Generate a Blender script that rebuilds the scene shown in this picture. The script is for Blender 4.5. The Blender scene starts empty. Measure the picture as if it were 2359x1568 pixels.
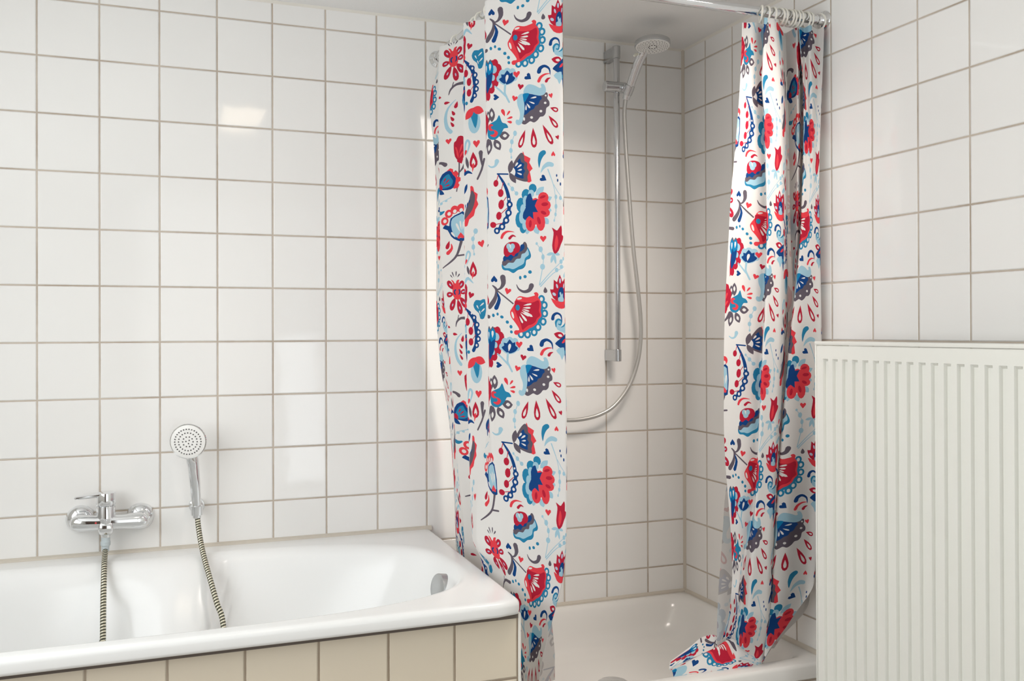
import bpy, bmesh, math, random
import numpy as np
from mathutils import Vector, Matrix
from mathutils.geometry import delaunay_2d_cdt

S = bpy.context.scene
C = S.collection
PI = math.pi

# ------------------------------------------------------------------ camera
cam_data = bpy.data.cameras.new('camera')
cam = bpy.data.objects.new('camera', cam_data)
C.objects.link(cam)
YAW, PITCH, ROLL = (0.369658, 0.004044, -0.003133)
fw = Vector((math.sin(YAW) * math.cos(PITCH), math.cos(YAW) * math.cos(PITCH), math.sin(PITCH)))
rt = Vector((math.cos(YAW), -math.sin(YAW), 0))
up = rt.cross(fw)
rt2 = rt * math.cos(ROLL) + up * math.sin(ROLL)
up2 = up * math.cos(ROLL) - rt * math.sin(ROLL)
M = Matrix((rt2, up2, -fw)).transposed().to_4x4()
M.translation = Vector((-1.72175, -2.82110, 1.20000))
cam.matrix_world = M
cam_data.sensor_fit = 'HORIZONTAL'
cam_data.sensor_width = 36.0
cam_data.lens = 36.0 * 2202.321 / 2359.0
cam_data.shift_y = -30.887 / 2359.0
cam_data.clip_start = 0.02
S.camera = cam

# ------------------------------------------------------------------ world, exposure
S.view_settings.view_transform = 'Standard'
S.view_settings.look = 'None'
S.view_settings.gamma = 1.0
S.view_settings.use_curve_mapping = False
S.view_settings.exposure = 0.60
wd = bpy.data.worlds.new('world'); S.world = wd
wd.use_nodes = True
wd.node_tree.nodes['Background'].inputs[0].default_value = (0.75, 0.85, 1.0, 1)
wd.node_tree.nodes['Background'].inputs[1].default_value = 1.0
WINDOW_STRENGTH = 2.55
DOOR_STRENGTH = 2.8
FRONT_FILL_STRENGTH = 0.5
LAMP_STRENGTH = 5.0
FILL_SPOT_POWER = 66.0

# ------------------------------------------------------------------ materials
def mat(name, col=(.8, .8, .8), rough=.5, metal=0.0, spec=.5, coat=0.0, emit=None, strength=0):
    m = bpy.data.materials.new(name); m.use_nodes = True
    b = m.node_tree.nodes['Principled BSDF']
    b.inputs['Base Color'].default_value = (*col, 1)
    b.inputs['Roughness'].default_value = rough
    b.inputs['Metallic'].default_value = metal
    b.inputs['Specular IOR Level'].default_value = spec
    b.inputs['Coat Weight'].default_value = coat
    if emit:
        b.inputs['Emission Color'].default_value = (*emit, 1)
        b.inputs['Emission Strength'].default_value = strength
    return m

class G:
    """small helper for building node trees"""
    def __init__(s, m): s.t = m.node_tree; s.n = s.t.nodes; s.l = s.t.links
    def put(s, sock, v):
        if hasattr(v, 'is_output') or isinstance(v, bpy.types.NodeSocket): s.l.new(v, sock)
        else: sock.default_value = v
    def m(s, op, a, b=0.0, c=None, clamp=False):
        n = s.n.new('ShaderNodeMath'); n.operation = op; n.use_clamp = clamp
        s.put(n.inputs[0], a); s.put(n.inputs[1], b)
        if c is not None: s.put(n.inputs[2], c)
        return n.outputs[0]
    def mix(s, f, a, b):
        n = s.n.new('ShaderNodeMix'); n.data_type = 'RGBA'
        s.put(n.inputs[0], f); s.put(n.inputs[6], a); s.put(n.inputs[7], b)
        return n.outputs[2]
    def noise(s, vec, scale, detail=2.0, rough=.5):
        n = s.n.new('ShaderNodeTexNoise'); s.put(n.inputs['Vector'], vec)
        n.inputs['Scale'].default_value = scale; n.inputs['Detail'].default_value = detail; n.inputs['Roughness'].default_value = rough
        return n.outputs[0]
    def ramp(s, f, lo, hi):
        n = s.n.new('ShaderNodeMapRange'); s.put(n.inputs[0], f)
        n.inputs[1].default_value = lo; n.inputs[2].default_value = hi
        n.interpolation_type = 'SMOOTHSTEP'
        return n.outputs[0]
    def white(s, x, y):
        c = s.n.new('ShaderNodeCombineXYZ'); s.put(c.inputs[0], x); s.put(c.inputs[1], y)
        n = s.n.new('ShaderNodeTexWhiteNoise'); n.noise_dimensions = '3D'; s.l.new(c.outputs[0], n.inputs[0])
        return n.outputs[1]

def tile_mat(name, axis, off, zoff, pitch=.153, zpitch=.153, grout=.0042, col=(.85, .84, .815), gcol=(.57, .50, .42), rough=.065, zclip=None):
    """glazed wall tiles: grid along world axis and z, recessed grout, every tile very slightly tilted"""
    m = mat(name, col, rough, spec=.38); g = G(m)
    geo = g.n.new('ShaderNodeNewGeometry')
    sep = g.n.new('ShaderNodeSeparateXYZ'); g.l.new(geo.outputs['Position'], sep.inputs[0])
    a = g.m('DIVIDE', g.m('SUBTRACT', sep.outputs[axis], off), pitch)
    b = g.m('DIVIDE', g.m('SUBTRACT', sep.outputs[2], zoff), zpitch)
    ia, ib = g.m('FLOOR', a), g.m('FLOOR', b)
    fa, fb = g.m('SUBTRACT', a, ia), g.m('SUBTRACT', b, ib)
    da = g.m('MULTIPLY', g.m('MINIMUM', fa, g.m('SUBTRACT', 1.0, fa)), pitch)
    db = g.m('MULTIPLY', g.m('MINIMUM', fb, g.m('SUBTRACT', 1.0, fb)), zpitch)
    d = g.m('MINIMUM', da, db)
    wob = g.m('MULTIPLY', g.m('SUBTRACT', g.noise(geo.outputs['Position'], 60, 2), .5), .0010)
    d = g.m('ADD', d, wob)
    face = g.ramp(d, grout / 2 - .0004, grout / 2 + .0005)
    rim = g.ramp(d, grout / 2 - .0002, grout / 2 + .0022)
    rnd = g.white(ia, ib)
    sr = g.n.new('ShaderNodeSeparateColor'); g.l.new(rnd, sr.inputs[0])
    shade = g.m('ADD', .985, g.m('MULTIPLY', sr.outputs[2], .03))
    hsv = g.n.new('ShaderNodeHueSaturation'); hsv.inputs['Color'].default_value = (*col, 1); g.l.new(shade, hsv.inputs['Value'])
    dirt = g.ramp(g.noise(geo.outputs['Position'], 5.5, 3), .35, .75)
    gc = g.mix(dirt, (*gcol, 1), (gcol[0] * .74, gcol[1] * .70, gcol[2] * .66, 1))
    pb = g.n['Principled BSDF']
    g.l.new(g.mix(face, gc, hsv.outputs[0]), pb.inputs['Base Color'])
    g.l.new(g.m('ADD', rough, g.m('MULTIPLY', g.m('SUBTRACT', 1.0, face), .6)), pb.inputs['Roughness'])
    tilt = g.m('ADD', g.m('MULTIPLY', g.m('SUBTRACT', sr.outputs[0], .5), g.m('MULTIPLY', fa, pitch * .012)),
               g.m('MULTIPLY', g.m('SUBTRACT', sr.outputs[1], .5), g.m('MULTIPLY', fb, zpitch * .012)))
    wav = g.m('MULTIPLY', g.noise(geo.outputs['Position'], 16, 1), .0003)
    h = g.m('ADD', g.m('MULTIPLY', rim, .0016), g.m('ADD', tilt, wav))
    bp = g.n.new('ShaderNodeBump'); bp.inputs['Distance'].default_value = 1.0; bp.inputs['Strength'].default_value = .8
    g.l.new(h, bp.inputs['Height']); g.l.new(bp.outputs[0], pb.inputs['Normal'])
    return m

XA, PA, YC, PC, Z0 = (-0.14374, 0.15305, 0.13530, 0.15287, 2.09021)
M_wallA = tile_mat('white_tile_back', 0, XA, Z0, PA)
M_wallC = tile_mat('white_tile_right', 1, -YC, Z0, PC)
M_apron = tile_mat('cream_tile_bath', 0, -1.077, .414, .1495, .150, .0048, (.73, .65, .52), (.40, .33, .25), .16)
M_apron_side = tile_mat('cream_tile_bath_end', 1, -.80, .414, .1495, .150, .0048, (.78, .75, .68), (.42, .35, .28), .16)
M_tray_apron = tile_mat('cream_tile_tray', 0, -.02, .270, .1495, .30, .005, (.76, .73, .66), (.42, .35, .28), .16)
M_floor = tile_mat('floor_tile', 0, 0, 0, .30, .30, .005, (.66, .60, .53), (.42, .38, .34), .35)
def plaster():
    m = mat('ceiling_plaster', (.90, .895, .875), .9, spec=.2); g = G(m)
    tc = g.n.new('ShaderNodeNewGeometry')
    n1 = g.noise(tc.outputs['Position'], 420, 3, .6)
    bp = g.n.new('ShaderNodeBump'); bp.inputs['Distance'].default_value = .0012; bp.inputs['Strength'].default_value = .7
    g.l.new(n1, bp.inputs['Height']); g.l.new(bp.outputs[0], g.n['Principled BSDF'].inputs['Normal'])
    return m
M_ceiling = plaster()
M_plain = mat('painted_wall', (.85, .835, .80), .6)
M_enamel = mat('bath_enamel', (.88, .885, .875), .20, spec=.42)
M_tray = mat('tray_enamel', (.80, .785, .75), .16, spec=.5)
M_chrome = mat('chrome', (.78, .79, .80), .07, metal=1)
M_satin = mat('satin_metal', (.66, .67, .68), .15, metal=1)
M_brushed = mat('brushed_metal', (.53, .54, .545), .27, metal=1)
M_spray = mat('white_spray_plate', (.84, .83, .80), .35)
M_nozzle = mat('dark_nozzle_rubber', (.045, .04, .04), .6)
M_hosegrey = mat('grey_hose_nut', (.50, .56, .58), .38)
M_smoothhose = mat('silver_smooth_hose', (.56, .55, .52), .32, metal=.65)
M_ringw = mat('white_ring_plastic', (.82, .80, .72), .4)
M_rad = mat('radiator_paint', (.83, .83, .775), .34)
M_radgap = mat('radiator_gap', (.30, .28, .25), .8)
M_sil = mat('beige_silicone', (.60, .55, .47), .5)
M_caulk = mat('cream_caulk', (.78, .75, .68), .6)
M_edge = mat('white_edge_profile', (.80, .78, .72), .4)
M_red = mat('red_dot_mark', (.55, .03, .03), .4)
M_tab = mat('cream_selector_tab', (.82, .80, .68), .4)
def clear():
    m = mat('clear_ring_plastic', (.86, .85, .82), .12)
    m.node_tree.nodes['Principled BSDF'].inputs['Transmission Weight'].default_value = .75
    m.node_tree.nodes['Principled BSDF'].inputs['IOR'].default_value = 1.35
    return m
M_clear = clear()
def ribbed(name, per, c1, c2):
    """metal hose with wound grooves along the hose length (uv v in metres)"""
    m = mat(name, c1, .25, metal=.85); g = G(m)
    uv = g.n.new('ShaderNodeUVMap'); sp = g.n.new('ShaderNodeSeparateXYZ'); g.l.new(uv.outputs[0], sp.inputs[0])
    ph = g.m('MULTIPLY', g.m('ADD', sp.outputs[1], g.m('MULTIPLY', sp.outputs[0], per)), 2 * PI / per)
    w = g.m('ADD', .5, g.m('MULTIPLY', g.m('SINE', ph), .5))
    f = g.ramp(w, .22, .5)
    g.l.new(g.mix(f, (*c2, 1), (*c1, 1)), g.n['Principled BSDF'].inputs['Base Color'])
    bp = g.n.new('ShaderNodeBump'); bp.inputs['Distance'].default_value = .0012
    g.l.new(w, bp.inputs['Height']); g.l.new(bp.outputs[0], g.n['Principled BSDF'].inputs['Normal'])
    return m
M_hose = ribbed('ribbed_metal_hose', .0076, (.74, .70, .56), (.05, .05, .035))

# ------------------------------------------------------------------ object helpers
def link(name, me, parent=None):
    o = bpy.data.objects.new(name, me); C.objects.link(o)
    if parent: o.parent = parent
    return o
def obj(name, bm, m, parent=None, smooth=True, angle=35):
    bmesh.ops.recalc_face_normals(bm, faces=bm.faces)
    me = bpy.data.meshes.new(name)
    bm.to_mesh(me); bm.free()
    for mm in (m if isinstance(m, (list, tuple)) else [m]): me.materials.append(mm)
    if smooth:
        for p in me.polygons: p.use_smooth = True
        me.set_sharp_from_angle(angle=math.radians(angle))
    return link(name, me, parent)
def tag(o, label=None, cat=None, group=None, kind=None):
    if label: o['label'] = label
    if cat: o['category'] = cat
    if group: o['group'] = group
    if kind: o['kind'] = kind
    return o
def thing(name, label, cat, loc, group=None):
    o = bpy.data.objects.new(name, None); C.objects.link(o)
    o.location = loc; o.empty_display_size = .05
    bpy.context.view_layer.update()
    return tag(o, label, cat, group)
def own(child, parent):
    """parent a mesh that was modelled in world coordinates, keeping it where it is"""
    child.parent = parent
    child.matrix_parent_inverse = parent.matrix_world.inverted()
    return child
def part(name, bm, m, parent, smooth=True, angle=35):
    o = obj(name, bm, m, None, smooth, angle)
    bpy.context.view_layer.update()
    p = parent
    Wm = Matrix.Identity(4)
    while p: Wm = p.matrix_basis @ Wm if p.parent is None else Wm; p = p.parent
    top = parent
    while top.parent: top = top.parent
    # move the mesh data into the local frame of the thing so every part has a plain zero transform
    o.data.transform(Matrix.Translation(-Vector(top.location)))
    o.parent = parent
    return o
def struct(name, bm, m, smooth=False):
    return tag(obj(name, bm, m, None, smooth), kind='structure')

def box(bm, x0, x1, y0, y1, z0, z1, bev=0.0, seg=2):
    r = bmesh.ops.create_cube(bm, size=1)
    for v in r['verts']:
        v.co = Vector(((x0 + x1) / 2 + v.co.x * (x1 - x0), (y0 + y1) / 2 + v.co.y * (y1 - y0), (z0 + z1) / 2 + v.co.z * (z1 - z0)))
    if bev:
        es = list({e for v in r['verts'] for e in v.link_edges})
        bmesh.ops.bevel(bm, geom=es, offset=bev, segments=seg, profile=.5, affect='EDGES')
    return bm
def frame(d):
    d = Vector(d).normalized()
    a = Vector((0, 0, 1)) if abs(d.z) < .9 else Vector((1, 0, 0))
    x = d.cross(a).normalized(); y = x.cross(d).normalized()
    return x, y, d
def lathe(bm, org, axis, prof, n=36, cap=True):
    """prof: (distance along the axis, radius)"""
    x, y, d = frame(axis); org = Vector(org); rings = []
    for h, r in prof:
        rings.append([bm.verts.new(org + d * h + (x * math.cos(t) + y * math.sin(t)) * max(r, 1e-5)) for t in (2 * PI * i / n for i in range(n))])
    for a, b in zip(rings, rings[1:]):
        for i in range(n): bm.faces.new((a[i], a[(i + 1) % n], b[(i + 1) % n], b[i]))
    if cap:
        bm.faces.new(rings[0]); bm.faces.new(rings[-1][::-1])
    return bm
def crom(pts, per):
    P = [Vector(p) for p in pts]; out = []
    for i in range(len(P) - 1):
        a, b, c, d = P[max(i - 1, 0)], P[i], P[i + 1], P[min(i + 2, len(P) - 1)]
        for k in range(per):
            t = k / per
            out.append(.5 * ((2 * b) + (c - a) * t + (2 * a - 5 * b + 4 * c - d) * t * t + (3 * b - a - 3 * c + d) * t ** 3))
    out.append(P[-1]); return out
def tube(bm, pts, rad, n=14, per=10, cap=True):
    path = crom(pts, per) if per > 1 else [Vector(p) for p in pts]
    uvl = bm.loops.layers.uv.verify()
    k = len(path); rr = rad if isinstance(rad, (list, tuple)) else [rad] * len(pts)
    def R(i):
        f = i / (k - 1) * (len(rr) - 1); j = min(int(f), len(rr) - 2); return rr[j] + (rr[j + 1] - rr[j]) * (f - j)
    T = []
    for i in range(k): T.append((path[min(i + 1, k - 1)] - path[max(i - 1, 0)]).normalized())
    x, y, _ = frame(T[0]); rings = []; L = [0.0]
    for i in range(1, k): L.append(L[-1] + (path[i] - path[i - 1]).length)
    for i in range(k):
        x = (x - T[i] * x.dot(T[i])).normalized(); y = x.cross(T[i])
        rings.append([bm.verts.new(path[i] + (x * math.cos(2 * PI * j / n) + y * math.sin(2 * PI * j / n)) * R(i)) for j in range(n)])
    for i in range(k - 1):
        for j in range(n):
            f = bm.faces.new((rings[i][j], rings[i][(j + 1) % n], rings[i + 1][(j + 1) % n], rings[i + 1][j]))
            for lp, (u, v) in zip(f.loops, ((j / n, L[i]), ((j + 1) / n, L[i]), ((j + 1) / n, L[i + 1]), (j / n, L[i + 1]))): lp[uvl].uv = (u, v)
    if cap: bm.faces.new(rings[0][::-1]); bm.faces.new(rings[-1])
    return bm
def loft(bm, rings, cap0=True, cap1=True):
    V = [[bm.verts.new(p) for p in r] for r in rings]; n = len(V[0])
    for a, b in zip(V, V[1:]):
        for i in range(n): bm.faces.new((a[i], a[(i + 1) % n], b[(i + 1) % n], b[i]))
    if cap0: bm.faces.new(V[0])
    if cap1: bm.faces.new(V[-1][::-1])
    return bm
def prism(bm, pts3, ext):
    """extrude the polygon pts3 by the vector ext"""
    a = [bm.verts.new(p) for p in pts3]; b = [bm.verts.new(Vector(p) + Vector(ext)) for p in pts3]; n = len(a)
    bm.faces.new(a); bm.faces.new(b[::-1])
    for i in range(n): bm.faces.new((a[i], b[i], b[(i + 1) % n], a[(i + 1) % n]))
    return bm
NB = bmesh.new

# ------------------------------------------------------------------ setting
XL, YF, ZC = -2.68, -4.0, 2.155
struct('wall_back', box(NB(), XL - .1, .1, 0, .1, 0, ZC), M_wallA)
struct('wall_right', box(NB(), 0, .1, YF - .1, 0, 0, ZC), M_wallC)
struct('floor', box(NB(), XL - .1, .1, YF - .1, .1, -.1, 0), M_floor)
struct('ceiling', box(NB(), XL - .1, .1, YF - .1, .1, ZC, ZC + .1), M_ceiling)
# left wall with the window that lights the room
WY0, WY1, WZ0, WZ1 = -3.10, -.62, .78, 2.02
bm = NB()
box(bm, XL - .1, XL, YF - .1, WY0, 0, ZC); box(bm, XL - .1, XL, WY1, 0, 0, ZC)
box(bm, XL - .1, XL, WY0, WY1, 0, WZ0); box(bm, XL - .1, XL, WY0, WY1, WZ1, ZC)
struct('wall_left', bm, M_plain)
M_glow = mat('daylit_frosted_glass', (.8, .85, .9), .4, emit=(.935, .965, .985), strength=WINDOW_STRENGTH)
bm = NB()
for a in ((WY0, WY0 + .06, WZ0, WZ1), (WY1 - .06, WY1, WZ0, WZ1), (WY0 + .06, WY1 - .06, WZ0, WZ0 + .06), (WY0 + .06, WY1 - .06, WZ1 - .06, WZ1)):
    box(bm, XL - .07, XL - .01, *a, .004)
w1 = struct('window_1', bm, M_edge)
p = obj('glowing_pane', box(NB(), XL - .05, XL - .04, WY0 + .06, WY1 - .06, WZ0 + .06, WZ1 - .06), M_glow, w1, False)
# wall behind the camera with a glazed door and unseen glazing added as fill
GX0, GX1, GZ0, GZ1 = -2.62, -.04, .04, 2.12
bm = NB()
box(bm, XL - .1, GX0, YF - .1, YF, 0, ZC); box(bm, GX1, .1, YF - .1, YF, 0, ZC); box(bm, GX0, GX1, YF - .1, YF, 0, GZ0); box(bm, GX0, GX1, YF - .1, YF, GZ1, ZC)
struct('wall_front', bm, M_plain)
M_front_fill = mat('front_fill_glow', (.8, .85, .9), .4, emit=(.97, .97, .96), strength=FRONT_FILL_STRENGTH)  # even glow added to lift the alcove, no known window here
bm = NB()
for x0, x1 in ((-1.75, -1.72), (-.845, -.80), (-.53, -.485), (GX1 - .03, GX1)): box(bm, x0, x1, YF - .07, YF - .02, GZ0, GZ1, .004)
for z0, z1 in ((GZ0, GZ0 + .03), (GZ1 - .03, GZ1)): box(bm, -1.75, GX1, YF - .07, YF - .02, z0, z1, .004)
w2 = struct('added_fill_window', bm, M_edge)
bm = NB()
for x0, x1, z0, z1 in ((-1.72, -.845, GZ0 + .03, GZ1 - .03), (-.485, GX1 - .03, GZ0 + .03, GZ1 - .03), (-.80, -.53, 1.24, GZ1 - .03)):
    box(bm, x0, x1, YF - .05, YF - .04, z0, z1)
obj('glowing_pane', bm, M_front_fill, w2, False)
M_doorglow = mat('lit_door_glass', (.8, .85, .9), .4, emit=(.90, .95, 1.0), strength=DOOR_STRENGTH)
bm = NB(); box(bm, -.80, -.53, YF - .06, YF - .03, 1.20, 1.24); box(bm, -.80, -.53, YF - .06, YF - .03, GZ0 + .03, .12)
d1 = struct('door_2', bm, M_plain)
obj('door_pane', box(NB(), -.80, -.53, YF - .05, YF - .04, .12, 1.20), M_doorglow, d1, False)
M_wood = mat('dark_wood', (.075, .040, .022), .45)
bm = NB(); box(bm, GX0, -1.755, YF - .06, YF - .02, GZ0, GZ1)
for z0, z1 in ((.16, 1.0), (1.1, 1.98)): box(bm, GX0 + .12, -1.88, YF - .025, YF - .012, z0, z1, .006)
struct('door_1', bm, M_wood)
# flush ceiling lamp (its warm reflection shows in the tiles)
LX0, LX1, LY0, LY1 = -1.40, -1.23, -1.76, -1.34
t = thing('ceiling_lamp', 'flush warm white ceiling lamp above the middle of the bathroom', 'lamp', (-1.315, -1.55, ZC))
part('lamp_frame', box(NB(), LX0 - .012, LX1 + .012, LY0 - .012, LY1 + .012, ZC - .022, ZC, .004), M_edge, t)
M_lamp = mat('warm_lamp_diffuser', (1, .9, .75), .5, emit=(1.0, .83, .62), strength=LAMP_STRENGTH)
part('diffuser', box(NB(), LX0, LX1, LY0, LY1, ZC - .028, ZC - .0225), M_lamp, t, False)
# unseen tilted spotlight, added as fill to brighten the shower corner
SPX, SPY = -.385, -1.10
t = thing('added_fill_spot', 'added unseen ceiling fill light in front of the shower, tilted into the corner', 'spotlight', (SPX, SPY, ZC))
part('fill_spot_housing', lathe(NB(), (SPX, SPY, ZC), (0, 0, -1), [(0, .075), (.006, .075), (.010, .070), (.012, .060), (.012, .001)], 32), M_edge, t)
sp = bpy.data.lights.new('shower_fill_spot', 'SPOT'); sp.energy = FILL_SPOT_POWER; sp.color = (1.0, .90, .82)
sp.spot_size = math.radians(90); sp.spot_blend = 1.0; sp.shadow_soft_size = .26
so = bpy.data.objects.new('shower_fill_spot', sp); C.objects.link(so)
so.location = (SPX, SPY, ZC - .03)
so.rotation_euler = (Vector((-.56, -.08, 1.02)) - so.location).to_track_quat('-Z', 'Y').to_euler()
# joints
struct('trim_1', prism(NB(), [(0, 0, .31), (-.008, 0, .31), (-.008, -.001, .31), (-.001, -.008, .31), (0, -.008, .31)], (0, 0, ZC - .31)), M_sil)
struct('trim_2', prism(NB(), [(XL, 0, .594), (XL, -.009, .594), (XL, -.007, .602), (XL, -.001, .6065), (XL, 0, .6065)], (-.896 - XL, 0, 0)), M_sil)
struct('trim_3', prism(NB(), [(-.90, 0, .310), (-.90, -.010, .310), (-.90, -.008, .320), (-.90, -.0012, .3255), (-.90, 0, .3255)], (.899, 0, 0)), M_sil)
struct('trim_4', prism(NB(), [(0, -.01, .310), (-.010, -.01, .310), (-.008, -.01, .320), (-.0012, -.01, .3255), (0, -.01, .3255)], (0, -.72, 0)), M_sil)
bm = NB()
prism(bm, [(XL, 0, ZC), (XL, -.006, ZC), (XL, 0, ZC - .007)], (-XL, 0, 0)); prism(bm, [(0, 0, ZC), (-.006, 0, ZC), (0, 0, ZC - .007)], (0, YF, 0))
struct('trim_5', bm, M_caulk)

# ------------------------------------------------------------------ bathtub
ZR = .597
tub = thing('bathtub', 'white enamel bathtub with shaped basin set in tiled surround along the back wall', 'bathtub', (-1.78, -.42, 0))
def tub_mesh():
    N = 192
    xl, xr, yf, yb = -2.52, -.972, -.782, -.088
    cx, cy = (xl + xr) / 2, (yf + yb) / 2
    def outline(a, b, yc, n, bump, x0):
        P = []
        for i in range(N):
            t = 2 * PI * i / N; c, s = math.cos(t), math.sin(t)
            nn = n if c > 0 else 6
            x = x0 + a * math.copysign(abs(c) ** (2 / nn), c); y = yc + b * math.copysign(abs(s) ** (2 / n), s)
            if y > yc and bump:
                k = (x + 1.64) / .10
                y -= bump * (1 / (1 + k ** 12)) * ((y - yc) / b)
                # the ledge behind the left half of the basin is a bit wider
                y -= .012 * (1 / (1 + math.exp((x + 1.62) / .02))) * ((y - yc) / b) * (1 if bump < .06 else .6)
            P.append((x, y))
        return P
    oa, ob = (-.900 - -2.60) / 2, .0
    def rect(ins, z):
        P = []
        x0, x1, y0, y1 = -2.60 + ins, None, -.832 + ins, -.002 - .4 * ins
        for i in range(N):
            t = 2 * PI * i / N; c, s = math.cos(t), math.sin(t)
            # project the same angular parameter on the rectangle
            k = 1 / max(abs(c), abs(s)); c2, s2 = c * k, s * k
            y = (y0 + y1) / 2 + s2 * (y1 - y0) / 2
            xr_ = -.899 - .027 * (y / -.83) - ins
            x = (x0 + xr_) / 2 + c2 * (xr_ - x0) / 2
            # rounded front right corner
            qx, qy = xr_ - .028, y0 + .028
            if x > qx and y < qy:
                d = Vector((x - qx, y - qy)); m = max(abs(d.x), abs(d.y)); d = d.normalized() * m; x, y = qx + d.x, qy + d.y
            P.append(Vector((x, y, z)))
        return P
    rings = []
    rings.append(rect(.006, ZR - .034)); rings.append(rect(.001, ZR - .031)); rings.append(rect(0, ZR - .026)); rings.append(rect(.0, ZR - .013))
    for a in (15, 35, 55, 75, 90):
        a = math.radians(a); rings.append(rect(.012 * (1 - math.cos(a)), ZR - .013 + .013 * math.sin(a)))
    rings.append(rect(.024, ZR))
    def inner(da, z, n, bump, shift=0, dback=0, dfront=0):
        b = (yb - yf) / 2 - (dback + dfront) / 2
        return [Vector((x, y, z)) for x, y in outline((xr - xl) / 2 - da, b, cy + (dfront - dback) / 2, n, bump, cx + shift)]
    rings.append(inner(-.018, ZR, 3.2, .008, 0, -.016, -.011))
    rings.append(inner(-.012, ZR - .0003, 3.2, .010, 0, -.010, -.006))
    rings.append(inner(-.003, ZR - .003, 3.1, .018, 0, -.003, -.001))
    rings.append(inner(.006, ZR - .010, 3.0, .026, 0, .006, .004))
    rings.append(inner(.016, ZR - .024, 3.0, .040, 0, .014, .009))
    rings.append(inner(.030, ZR - .06, 3.0, .058, -.004, .024, .018))
    rings.append(inner(.055, ZR - .13, 3.0, .092, -.016, .042, .03))
    rings.append(inner(.085, ZR - .21, 3.0, .112, -.034, .062, .045))
    rings.append(inner(.115, ZR - .29, 3.0, .12, -.054, .082, .06))
    rings.append(inner(.150, ZR - .35, 2.9, .10, -.074, .105, .08))
    rings.append(inner(.200, ZR - .385, 2.8, .06, -.09, .14, .11))
    rings.append(inner(.290, ZR - .40, 2.6, .03, -.10, .20, .17))
    rings.append(inner(.50, ZR - .405, 2.4, .0, -.10, .30, .28))
    bm = NB(); loft(bm, rings, False, True)
    return bm
part('tub_shell', tub_mesh(), M_enamel, tub, True, 60)
bm = NB(); box(bm, -2.60, -.925, -.800, -.770, 0, ZR - .036)
part('tiled_apron', bm, M_apron, tub, False)
bm = NB(); box(bm, -.945, -.9235, -.769, -.012, 0, ZR - .036)
part('tiled_end', bm, M_apron_side, tub, False)
part('edge_profile', box(NB(), -.9265, -.9195, -.8025, -.770, 0, ZR - .037, .0015), M_edge, tub)
bm = NB(); box(bm, -2.60, -.926, -.8015, -.790, ZR - .0475, ZR - .033)  # dark strip standing in for the contact shadow under the rim
part('painted_rim_shadow', bm, mat('rim_shadow_paint', (.16, .13, .11), .8), tub, False)
# overflow dial on the sloping right end
ov = Vector((-.995, -.455, .537)); ax = Vector((-.97, -.18, .16)).normalized()
bm = NB(); lathe(bm, ov - ax * .02, ax, [(0, .0370), (.038, .0370), (.0405, .0360), (.0415, .0340), (.0415, .0001)], 48)
part('overflow_dial', bm, M_brushed, tub)

# ------------------------------------------------------------------ bath mixer
mx = thing('bath_mixer_tap', 'chrome single lever bath mixer tap on the tiles above the tub', 'tap', (-1.801, 0, .69))
rose_prof = [(0, .0365), (.004, .0365), (.010, .0350), (.017, .0305), (.022, .0235), (.024, .018), (.036, .0165)]
for x, z in ((-1.876, .699), (-1.726, .695)):
    part('wall_rosette', lathe(NB(), (x, 0, z), (0, -1, 0), rose_prof, 48), M_chrome, mx)
def mixer_body():
    bm = NB(); rings = []
    # slim bar that swells to flattened ends
    for x, hy, hz, y, z in ((-1.8985, .004, .004, -.056, .6965), (-1.8965, .013, .012, -.056, .6965), (-1.890, .0195, .0185, -.056, .6965), (-1.876, .0225, .0225, -.056, .696),
                            (-1.853, .0215, .0215, -.058, .6955), (-1.836, .0205, .0200, -.06, .695), (-1.801, .021, .0205, -.06, .6945), (-1.766, .0205, .0200, -.06, .694), (-1.749, .0215, .0215, -.058, .6935),
                            (-1.727, .0225, .0225, -.056, .693), (-1.713, .0195, .0185, -.056, .693), (-1.7065, .013, .012, -.056, .693), (-1.7045, .004, .004, -.056, .693)):
        rings.append([Vector((x, y + hy * math.copysign(abs(math.cos(t)) ** .8, math.cos(t)), z + hz * math.copysign(abs(math.sin(t)) ** .8, math.sin(t)))) for t in (2 * PI * i / 28 for i in range(28))])
    loft(bm, rings)
    return bm
part('mixer_body', mixer_body(), M_chrome, mx, True, 50)
bm = NB(); lathe(bm, (-1.8105, -.060, .690), (0, 0, 1), [(-.016, .020), (.004, .0245), (.020, .0240), (.034, .0235), (.049, .0235), (.050, .0225)], 40)
part('cartridge_housing', bm, M_chrome, mx)
bm = NB(); lathe(bm, (-1.8105, -.060, .741), (0, 0, 1), [(0, .0232), (.001, .0240), (.006, .0245), (.030, .0245), (.033, .0238), (.0345, .021), (.0352, .001)], 40)
lev = part('lever', bm, M_chrome, mx)
bm = NB(); rings = []
for s, w, h in ((0, .0190, .0052), (.02, .0160, .0052), (.045, .0125, .0046), (.066, .0108, .0042), (.074, .0095, .0038), (.0775, .005, .002)):
    c = Vector((-1.8105, -.060, .7705)) + Vector((-.985, -.16, -.065)) * s
    side = Vector((.16, -.985, 0)); upv = Vector((-.06, 0, 1))
    rings.append([c + side * w * math.copysign(abs(math.cos(t)) ** .6, math.cos(t)) + upv * h * math.copysign(abs(math.sin(t)) ** .6, math.sin(t)) for t in (2 * PI * i / 20 for i in range(20))])
loft(bm, rings)
part('lever_arm', bm, M_chrome, lev)
bm = NB(); rings = []
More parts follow.
